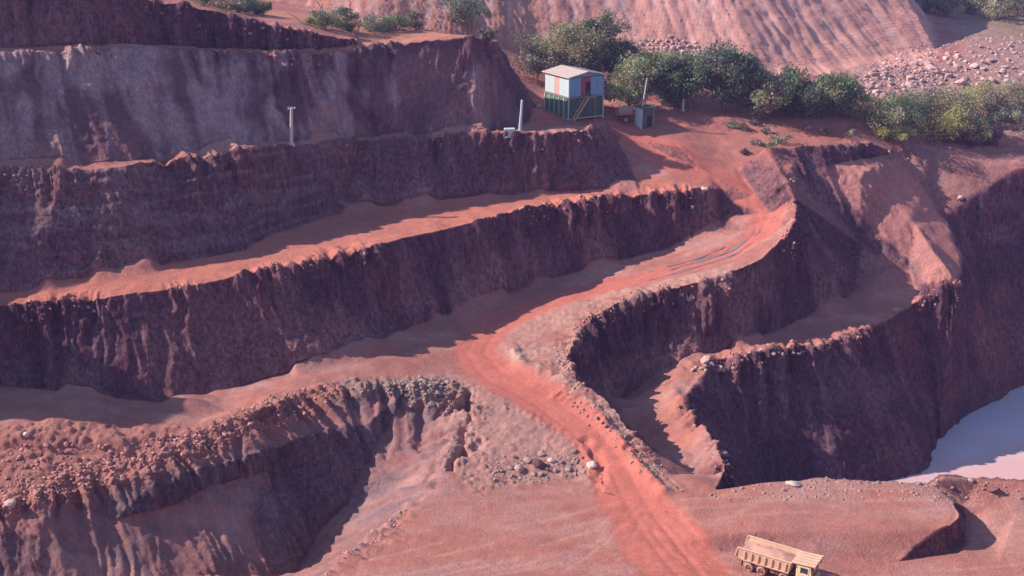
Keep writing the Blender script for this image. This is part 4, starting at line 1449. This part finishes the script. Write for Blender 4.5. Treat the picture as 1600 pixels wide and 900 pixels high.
scatter([(1130, 762, 2.4), (1250, 748, 3), (1440, 748, 3), (1600, 746, 3.3), (1600, 775, 2.8), (1480, 765, 2.9), (1130, 775, 2.4)], 26, 0.14, 0.4, 'grey', 'small stone along the rim of the water pit', 'stones along the rim of the water pit')

# loose small stuff: thousands of little stones in the rubble patches
def rubble(name, label, polys, mat, n_total, r0, r1, seed):
    r = np.random.default_rng(seed)
    ph = (1 + 5 ** 0.5) / 2
    iv = np.array([(-1, ph, 0), (1, ph, 0), (-1, -ph, 0), (1, -ph, 0), (0, -1, ph), (0, 1, ph), (0, -1, -ph), (0, 1, -ph), (ph, 0, -1), (ph, 0, 1), (-ph, 0, -1), (-ph, 0, 1)]) / 1.902
    itri = np.array([(0, 11, 5), (0, 5, 1), (0, 1, 7), (0, 7, 10), (0, 10, 11), (1, 5, 9), (5, 11, 4), (11, 10, 2), (10, 7, 6), (7, 1, 8), (3, 9, 4), (3, 4, 2), (3, 2, 6), (3, 6, 8), (3, 8, 9), (4, 9, 5), (2, 4, 11), (6, 2, 10), (8, 6, 7), (9, 8, 1)])
    pts = []
    for poly, share in polys:
        zm = sum(q[2] for q in poly) / len(poly)
        ids = np.nonzero(pip(PU, PV, poly) & (np.abs(V[:, 2] - zm) < 7) & (steep < 0.45))[0]
        if len(ids) == 0:
            continue
        pts.append(V[r.choice(ids, int(n_total * share))])
    pts = np.concatenate(pts) + r.normal(0, 0.12, (sum(len(p) for p in pts), 3)) * np.array([1, 1, 0.15])
    n = len(pts)
    rad = r0 + (r1 - r0) * r.random(n) ** 3
    vs = iv[None] * (1 + r.uniform(-0.42, 0.42, (n, 12, 1))) * rad[:, None, None] * r.uniform(0.7, 1.25, (n, 1, 3)) * np.array([1, 1, 0.7])
    vs = vs + pts[:, None, :] - np.array([0, 0, 0.25])[None, None] * rad[:, None, None]
    fs = itri[None] + (np.arange(n) * 12)[:, None, None]
    o = link(name, np_mesh(name, vs.reshape(-1, 3), fs.reshape(-1, 3), [mat]))
    set_props(o, label, None, None, 'stuff')


rubble('red_rubble', 'loose red rubble and clods above the grey hollow', [([(-40, 690, 7), (180, 690, 6.4), (300, 676, 6.4), (440, 610, 6.8), (530, 602, 6.2), (430, 664, 5.2), (300, 710, 4.8), (150, 758, 4.2), (-40, 810, 3.5)], 1.0)], ROCK['red'], 3000, 0.04, 0.27, 1)
rubble('pink_rubble', 'loose pink rubble between the boulders below the dump hill', [([(1320, 160, 28), (1360, 100, 30), (1420, 70, 32), (1640, 50, 32), (1660, 130, 29), (1600, 170, 27)], 0.75), ([(930, 95, 31), (1000, 60, 33), (1060, 60, 34), (1180, 115, 30)], 0.25)], ROCK['pink'], 3600, 0.12, 0.5, 2)
rubble('grey_rubble', 'loose grey stones of the rock band and the pit rims', [([(540, 606, 6), (640, 592, 5.8), (705, 590, 5.4), (722, 615, 5), (700, 645, 3.4), (600, 630, 4.4)], 0.4), ([(760, 710, 2.2), (900, 700, 2.4), (935, 735, 1.8), (870, 755, 1.2), (770, 752, 1.4)], 0.15),
       ([(1110, 768, 2.3), (1250, 742, 3), (1600, 740, 3.3), (1600, 782, 2.8), (1110, 780, 2.3)], 0.25), ([(860, 545, 7), (900, 500, 8.2), (960, 470, 9.5), (1000, 470, 9.8), (900, 590, 6.5), (1040, 745, 2), (1000, 745, 2), (880, 620, 5)], 0.2)], ROCK['grey'], 2600, 0.05, 0.26, 3)

# crumbly blocks along the broken lips
def lip_rubble():
    r = np.random.default_rng(8)
    ids = np.nonzero((crest_d < 0.9) & (PU > -40) & (PU < 1640) & (depF < 205) & (lip_var > 0.7))[0]
    ids = r.choice(ids, 2200)
    ph = (1 + 5 ** 0.5) / 2
    iv = np.array([(-1, -1, -1), (1, -1, -1), (1, 1, -1), (-1, 1, -1), (-1, -1, 1), (1, -1, 1), (1, 1, 1), (-1, 1, 1)]) * 0.7
    iq = np.array([(0, 3, 2, 1), (4, 5, 6, 7), (0, 1, 5, 4), (1, 2, 6, 5), (2, 3, 7, 6), (3, 0, 4, 7)])
    n = len(ids)
    rad = 0.05 + 0.2 * r.random(n) ** 4
    vs = iv[None] * (1 + r.uniform(-0.4, 0.4, (n, 8, 3))) * rad[:, None, None]
    a = r.uniform(0, 6.28, n)
    ca, sa = np.cos(a)[:, None], np.sin(a)[:, None]
    vs = np.stack([vs[..., 0] * ca - vs[..., 1] * sa, vs[..., 0] * sa + vs[..., 1] * ca, vs[..., 2]], -1)
    vs += (V[ids] + r.normal(0, 0.2, (n, 3)) * np.array([1, 1, 0]))[:, None, :]
    fs = iq[None] + (np.arange(n) * 8)[:, None, None]
    o = link('lip_rubble', np_mesh('lip_rubble', vs.reshape(-1, 3), fs.reshape(-1, 4), [ROCK['red']]))
    set_props(o, 'small broken blocks strewn along the bench lips', None, None, 'stuff')


lip_rubble()
scatter([(1050, 590, 1.6), (1110, 558, 3), (1200, 545, 3.5), (1260, 540, 3.7), (1250, 560, 3), (1180, 575, 2), (1110, 585, 1.8)], 30, 0.25, 0.75, 'pink', 'pink block on the crumbling lip of the middle pit ledge', 'blocks on the crumbling pit ledge')
# ------------------------------------------------------------------ trees and bushes
def leaf_material():
    m, nt, b = new_mat('foliage', 0.7, 0.2)
    at = nt.nodes.new('ShaderNodeAttribute')
    at.attribute_name = 'leaf_colour'
    nt.links.new(at.outputs['Color'], b.inputs['Base Color'])
    tr = nt.nodes.new('ShaderNodeBsdfTranslucent')
    nt.links.new(at.outputs['Color'], tr.inputs['Color'])
    mx = nt.nodes.new('ShaderNodeMixShader')
    mx.inputs[0].default_value = 0.28
    nt.links.new(b.outputs[0], mx.inputs[1])
    nt.links.new(tr.outputs[0], mx.inputs[2])
    nt.links.new(mx.outputs[0], nt.nodes['Material Output'].inputs['Surface'])
    return m


LEAF = leaf_material()
M_bark = paint('bark', (0.16, 0.11, 0.085), 0.9, 0.25)
M_drywood = paint('bleached_wood', (0.46, 0.33, 0.29), 0.85, 0.15)


def leaves(centres, radii, per, size, cols, r):
    """Leaf quads in clumps; every clump has its own tint."""
    cs, ks = [], []
    for c, rad, col in zip(centres, radii, cols):
        d = r.normal(size=(per, 3))
        d /= np.linalg.norm(d, axis=1, keepdims=True)
        stray = np.where(r.random((per, 1)) < 0.14, r.uniform(1.1, 1.9, (per, 1)), 1.0)
        q = c + d * (rad * r.random((per, 1)) ** 0.45 * stray) * np.array([1, 1, 0.8])
        cs.append(q)
        ks.append(np.tile(col, (per, 1)) * r.uniform(0.65, 1.35, (per, 1)))
    q = np.concatenate(cs)
    k = np.concatenate(ks)
    n = len(q)
    a = r.normal(size=(n, 3))
    a /= np.linalg.norm(a, axis=1, keepdims=True)
    b = r.normal(size=(n, 3))
    b -= a * (a * b).sum(1, keepdims=True)
    b /= np.linalg.norm(b, axis=1, keepdims=True)
    s = size * r.uniform(0.6, 1.4, (n, 1))
    vs = np.stack([q - a * s, q + b * s * 0.45, q + a * s, q - b * s * 0.45], 1)
    fs = np.arange(n * 4).reshape(n, 4)
    return vs.reshape(-1, 3), fs, np.repeat(k, 4, axis=0)


def limb_path(bm, pts, r0, r1):
    for i in range(len(pts) - 1):
        f0, f1 = i / (len(pts) - 1), (i + 1) / (len(pts) - 1)
        bm_tube(bm, pts[i], pts[i + 1], r0 + (r1 - r0) * f0, r0 + (r1 - r0) * f1, 6, False)


OLIVE, DARK, GREEN, YELL, DRY, GREY = (0.31, 0.295, 0.165), (0.125, 0.17, 0.11), (0.19, 0.235, 0.125), (0.42, 0.38, 0.14), (0.29, 0.235, 0.185), (0.25, 0.26, 0.185)


def tree(u, v, z, wpx, hpx, col, label, group, seed, name='tree', clumps=34, per=280, trunk=0.16, cat='tree', size=0.21, gap=0.5):
    r = np.random.default_rng(seed)
    base = on_ground(u, v, z)
    k = FPX / (base[1] * CT + (CAM_H - base[2]) * ST)
    w, h = wpx * 1.16 / k, hpx * 1.05 / k
    t = empty(name, (base[0], base[1], base[2] - 0.1))
    set_props(t, label, cat, group)
    low = h * trunk
    C_, R_ = [], []
    for i in range(clumps):
        a, f = r.uniform(0, 6.283), r.random() ** gap
        zz = r.uniform(-1, 1)
        rr = math.sqrt(max(0, 1 - zz * zz)) * f
        lob = 1 + 0.28 * math.sin(2 * a + seed) + 0.18 * math.sin(3 * a + seed * 2.3)
        C_.append((w * 0.45 * rr * math.cos(a) * lob, w * 0.40 * rr * math.sin(a) * lob, low + (h - low) * (0.5 + 0.46 * zz * (0.75 + 0.25 * r.random()))))
        R_.append(w * r.uniform(0.10, 0.21))
    C_ = np.array(C_)
    cols = np.array(col)[None] * r.uniform(0.6, 1.45, (clumps, 1)) * (1 + r.normal(0, 0.10, (clumps, 3)))
    vs, fs, kc = leaves(C_, R_, per, size, cols, r)
    vs[:, 2] = np.maximum(vs[:, 2], 0.05)
    link('crown', np_mesh('crown', vs, fs, [LEAF], {'leaf_colour': np.clip(kc, 0.01, 0.5)}), t)
    bm = bmesh.new()
    tr = max(0.06, w * 0.028)
    bend = (r.normal(0, 0.05) * w, r.normal(0, 0.05) * w)
    top = (bend[0], bend[1], low + (h - low) * 0.45)
    limb_path(bm, [(0, 0, -0.3), (bend[0] * 0.3, bend[1] * 0.3, top[2] * 0.4), top], tr, tr * 0.5)
    for i in range(0, clumps, max(1, clumps // 11)):
        c = C_[i]
        s = (bend[0] * 0.6, bend[1] * 0.6, top[2] * r.uniform(0.35, 0.9))
        m_ = ((s[0] + c[0]) / 2 + r.normal(0, 0.04) * w, (s[1] + c[1]) / 2, (s[2] + c[2]) / 2 - 0.03 * w)
        limb_path(bm, [s, m_, tuple(c)], tr * 0.45, tr * 0.12)
    bm_obj('trunk', bm, M_bark, t)
    return t


G1 = 'trees between the cabin and the dump hill'
tree(736, 50, 40.5, 70, 58, GREY, 'small rounded grey green tree on top of the upper bench, against the hill', G1, 1, clumps=26, per=170)
tree(884, 138, 29, 112, 98, OLIVE, 'broad olive tree rising directly behind the cabin roof', G1, 2, clumps=40)
tree(935, 122, 29.5, 74, 104, DARK, 'tallest tree with a dark spiky top behind the cabin', G1, 3, clumps=34)
tree(838, 132, 29.5, 66, 60, DRY, 'dry brownish tree at the bench corner behind the cabin', G1, 4, clumps=26, per=170)
tree(968, 128, 29.5, 70, 62, DARK, 'dark green tree between the cabin and the olive tree', G1, 5, clumps=26)
tree(985, 172, 27.6, 84, 66, OLIVE, 'low spreading olive tree leaning over the trailer', G1, 6, clumps=32, trunk=0.2)
tree(1030, 160, 28, 86, 80, OLIVE, 'pale olive tree behind the leaning pole', G1, 7, clumps=36)
tree(1078, 172, 27.4, 86, 84, GREEN, 'green tree behind the short white post', G1, 8, clumps=36, trunk=0.2)
tree(1130, 176, 27.2, 100, 96, DARK, 'large dark green tree at the middle of the row', G1, 9, clumps=44, trunk=0.16)
tree(1186, 188, 26.8, 70, 74, OLIVE, 'olive bushy tree beside the large dark green tree', G1, 10, clumps=30, trunk=0.12)
tree(1236, 182, 26.8, 96, 72, DARK, 'wide dark bushy tree below the rilled dump face', G1, 11, clumps=38, trunk=0.1)
tree(1298, 182, 26.6, 90, 62, GREEN, 'last low green tree of the row beside the boulder field', G1, 12, clumps=34, trunk=0.1)
tree(1052, 168, 27.6, 60, 66, DARK, 'dark tree squeezed between the pale olive tree and the green tree', G1, 13, clumps=28, trunk=0.1)
tree(1160, 176, 27.2, 66, 78, GREEN, 'green tree overlapping the large dark green tree', G1, 14, clumps=30, trunk=0.1)
tree(908, 132, 29.3, 70, 60, GREEN, 'green tree partly hidden by the cabin roof', G1, 15, clumps=28, trunk=0.1)
tree(1268, 184, 26.7, 60, 52, GREY, 'grey green low tree between the wide dark tree and the last tree', G1, 16, clumps=24, trunk=0.08)
G2 = 'bushes on the pit brow below the boulder field'
for i, (u, v, z, w, h, c, lab) in enumerate([
        (1372, 206, 25, 76, 40, OLIVE, 'olive bush beside the bare red knoll on the pit brow'),
        (1418, 196, 25.3, 74, 44, DARK, 'dark bush behind the yellow green bush on the pit brow'),
        (1462, 220, 23.2, 80, 34, YELL, 'yellow green bush at the very edge of the pit'),
        (1504, 196, 25, 86, 46, OLIVE, 'broad olive bush in the middle of the pit brow'),
        (1548, 190, 25.4, 70, 48, DRY, 'dry brownish bush near the end of the pit brow'),
        (1588, 206, 24.2, 64, 60, GREY, 'grey green bush at the picture edge on the pit brow'),
        (1446, 176, 26.6, 84, 34, DRY, 'dry pale bush just below the boulders'),
        (1520, 226, 22.6, 60, 30, OLIVE, 'low olive bush hanging over the dark wall'),
        (1396, 222, 23.8, 50, 22, YELL, 'small yellowish bush at the end of the stepped ledge'),
        (1352, 184, 26.2, 50, 30, YELL, 'yellow green bush between the last tree and the boulders'),
        (1400, 178, 26.5, 66, 30, OLIVE, 'pale olive bush directly below the boulder field'),
        (1488, 178, 26.5, 70, 34, OLIVE, 'olive bush halfway along the lower edge of the boulder field'),
        (1536, 172, 27.0, 66, 36, YELL, 'yellowish bush against the pink boulders'),
        (1578, 174, 26.8, 66, 40, OLIVE, 'tall olive bush near the picture edge below the boulders'),
        (1484, 208, 24.2, 64, 30, YELL, 'bright yellow green bush among the olive ones on the brow')]):
    tree(u, v, z, w, h, c, lab, G2, 30 + i, 'bush', clumps=22, per=170, trunk=0.04, cat='bush', size=0.16)
G3 = 'bushes on top of the highest benches'
for i, (u, v, z, w, h, c, lab) in enumerate([
        (318, 10, 46.5, 70, 34, GREEN, 'leafy bush at the top edge behind the highest bench'),
        (372, 20, 45.0, 66, 30, DARK, 'dark bush where the highest bench starts to fall'),
        (402, 24, 44.4, 40, 24, GREEN, 'small bush beside the dark bush on the highest bench'),
        (502, 44, 42.0, 54, 26, GREEN, 'first bush of the line below the bare sticks'),
        (544, 48, 41.5, 62, 36, DARK, 'dark bush under the bare sticks'),
        (586, 48, 41.3, 56, 26, GREY, 'low grey green bush in the middle of the line'),
        (618, 48, 41.1, 46, 22, GREEN, 'low green bush near the end of the line'),
        (650, 46, 41.0, 38, 26, DRY, 'dark brownish bush ending the line'),
        (760, 80, 38.5, 30, 14, DRY, 'tiny dry bush on the brow of the upper bench corner')]):
    tree(u, v, z, w, h, c, lab, G3, 50 + i, 'bush', clumps=18, per=140, trunk=0.04, cat='bush', size=0.15)
G4 = 'low shrubs on the red ground beside the road bend'
for i, (u, v) in enumerate([(1176, 196), (1160, 206), (1196, 208), (1182, 226), (1206, 236), (1144, 200), (1258, 206), (1330, 214), (1222, 222), (1290, 212)]):
    tree(u, v, 25.5, random.uniform(16, 30), random.uniform(9, 15), (DRY, OLIVE, GREY)[i % 3], 'low dry shrub on the red ground beside the road bend', G4, 70 + i, 'shrub', clumps=9, per=50, trunk=0.0, cat='shrub', size=0.14)
G5 = 'trees on the far slope beside the dump hill'
for i, (u, v, z, w, h, c, lab) in enumerate([
        (1448, 20, 34, 46, 30, GREY, 'far grey tree touching the shaded flank of the dump hill'),
        (1480, 26, 34, 50, 34, OLIVE, 'far olive tree, second from the dump hill flank'),
        (1515, 22, 34, 52, 36, GREY, 'far grey tree in the middle of the front row on the slope'),
        (1552, 30, 33, 56, 36, OLIVE, 'far olive tree, lowest of the row on the slope'),
        (1590, 26, 33, 54, 40, GREY, 'far grey tree cut by the picture edge'),
        (1465, 2, 37, 56, 34, GREEN, 'far green tree at the top of the picture behind the row'),
        (1525, -2, 37, 60, 36, OLIVE, 'far olive tree at the top of the picture behind the row'),
        (1578, 2, 37, 60, 34, GREY, 'far grey tree at the top corner of the picture')]):
    tree(u, v, z, w, h, c, lab, G5, 90 + i, clumps=22, per=110, trunk=0.06, size=0.26)

# bare sticks standing among the bushes of the top bench
def stick(u, v, z, tip, rad, label):
    b = on_ground(u, v, z)
    t = empty('dead_trunk', b)
    set_props(t, label, 'dead trunk', 'bare sticks on the top bench')
    bm = bmesh.new()
    limb_path(bm, [(0, 0, -0.2), (tip[0] * 0.5 + 0.1, tip[1] * 0.5, tip[2] * 0.5), tip], rad, rad * 0.4)
    bm_obj('trunk', bm, M_drywood, t)
    bm = bmesh.new()
    limb_path(bm, [(tip[0] * 0.5 + 0.1, tip[1] * 0.5, tip[2] * 0.5), (tip[0] * 0.6 + 0.5, tip[1] * 0.5, tip[2] * 0.75)], rad * 0.5, rad * 0.2)
    bm_obj('branch', bm, M_drywood, t)


stick(512, 32, 41.8, (-2.0, 0.3, 3.6), 0.2, 'pale bare stick leaning steeply over the bushes')
stick(478, 40, 42.3, (-2.8, 0.3, 2.0), 0.14, 'dark thin bare stick leaning low over the bench edge')
stick(545, 30, 41.7, (0.2, 0.2, 3.8), 0.18, 'upright bare stump among the bushes')
# ------------------------------------------------------------------ the air
hv = [(-345, -61, -17), (345, -61, -17), (345, 645, -17), (-345, 645, -17), (-345, -61, 116), (345, -61, 116), (345, 645, 116), (-345, 645, 116)]
hf = [(0, 3, 2, 1), (4, 5, 6, 7), (0, 1, 5, 4), (1, 2, 6, 5), (2, 3, 7, 6), (3, 0, 4, 7)]
hm = bpy.data.materials.new('haze')
hm.use_nodes = True
hm.node_tree.nodes.clear()
ho = hm.node_tree.nodes.new('ShaderNodeOutputMaterial')
hvn = hm.node_tree.nodes.new('ShaderNodeVolumePrincipled')
hvn.inputs['Color'].default_value = (0.46, 0.42, 1.0, 1)
hvn.inputs['Density'].default_value = 0.00021
hvn.inputs['Anisotropy'].default_value = 0.0
hm.node_tree.links.new(hvn.outputs[0], ho.inputs['Volume'])
set_props(link('haze', np_mesh('haze', hv, hf, [hm])), 'thin bluish haze over the mine', None, None, 'stuff')
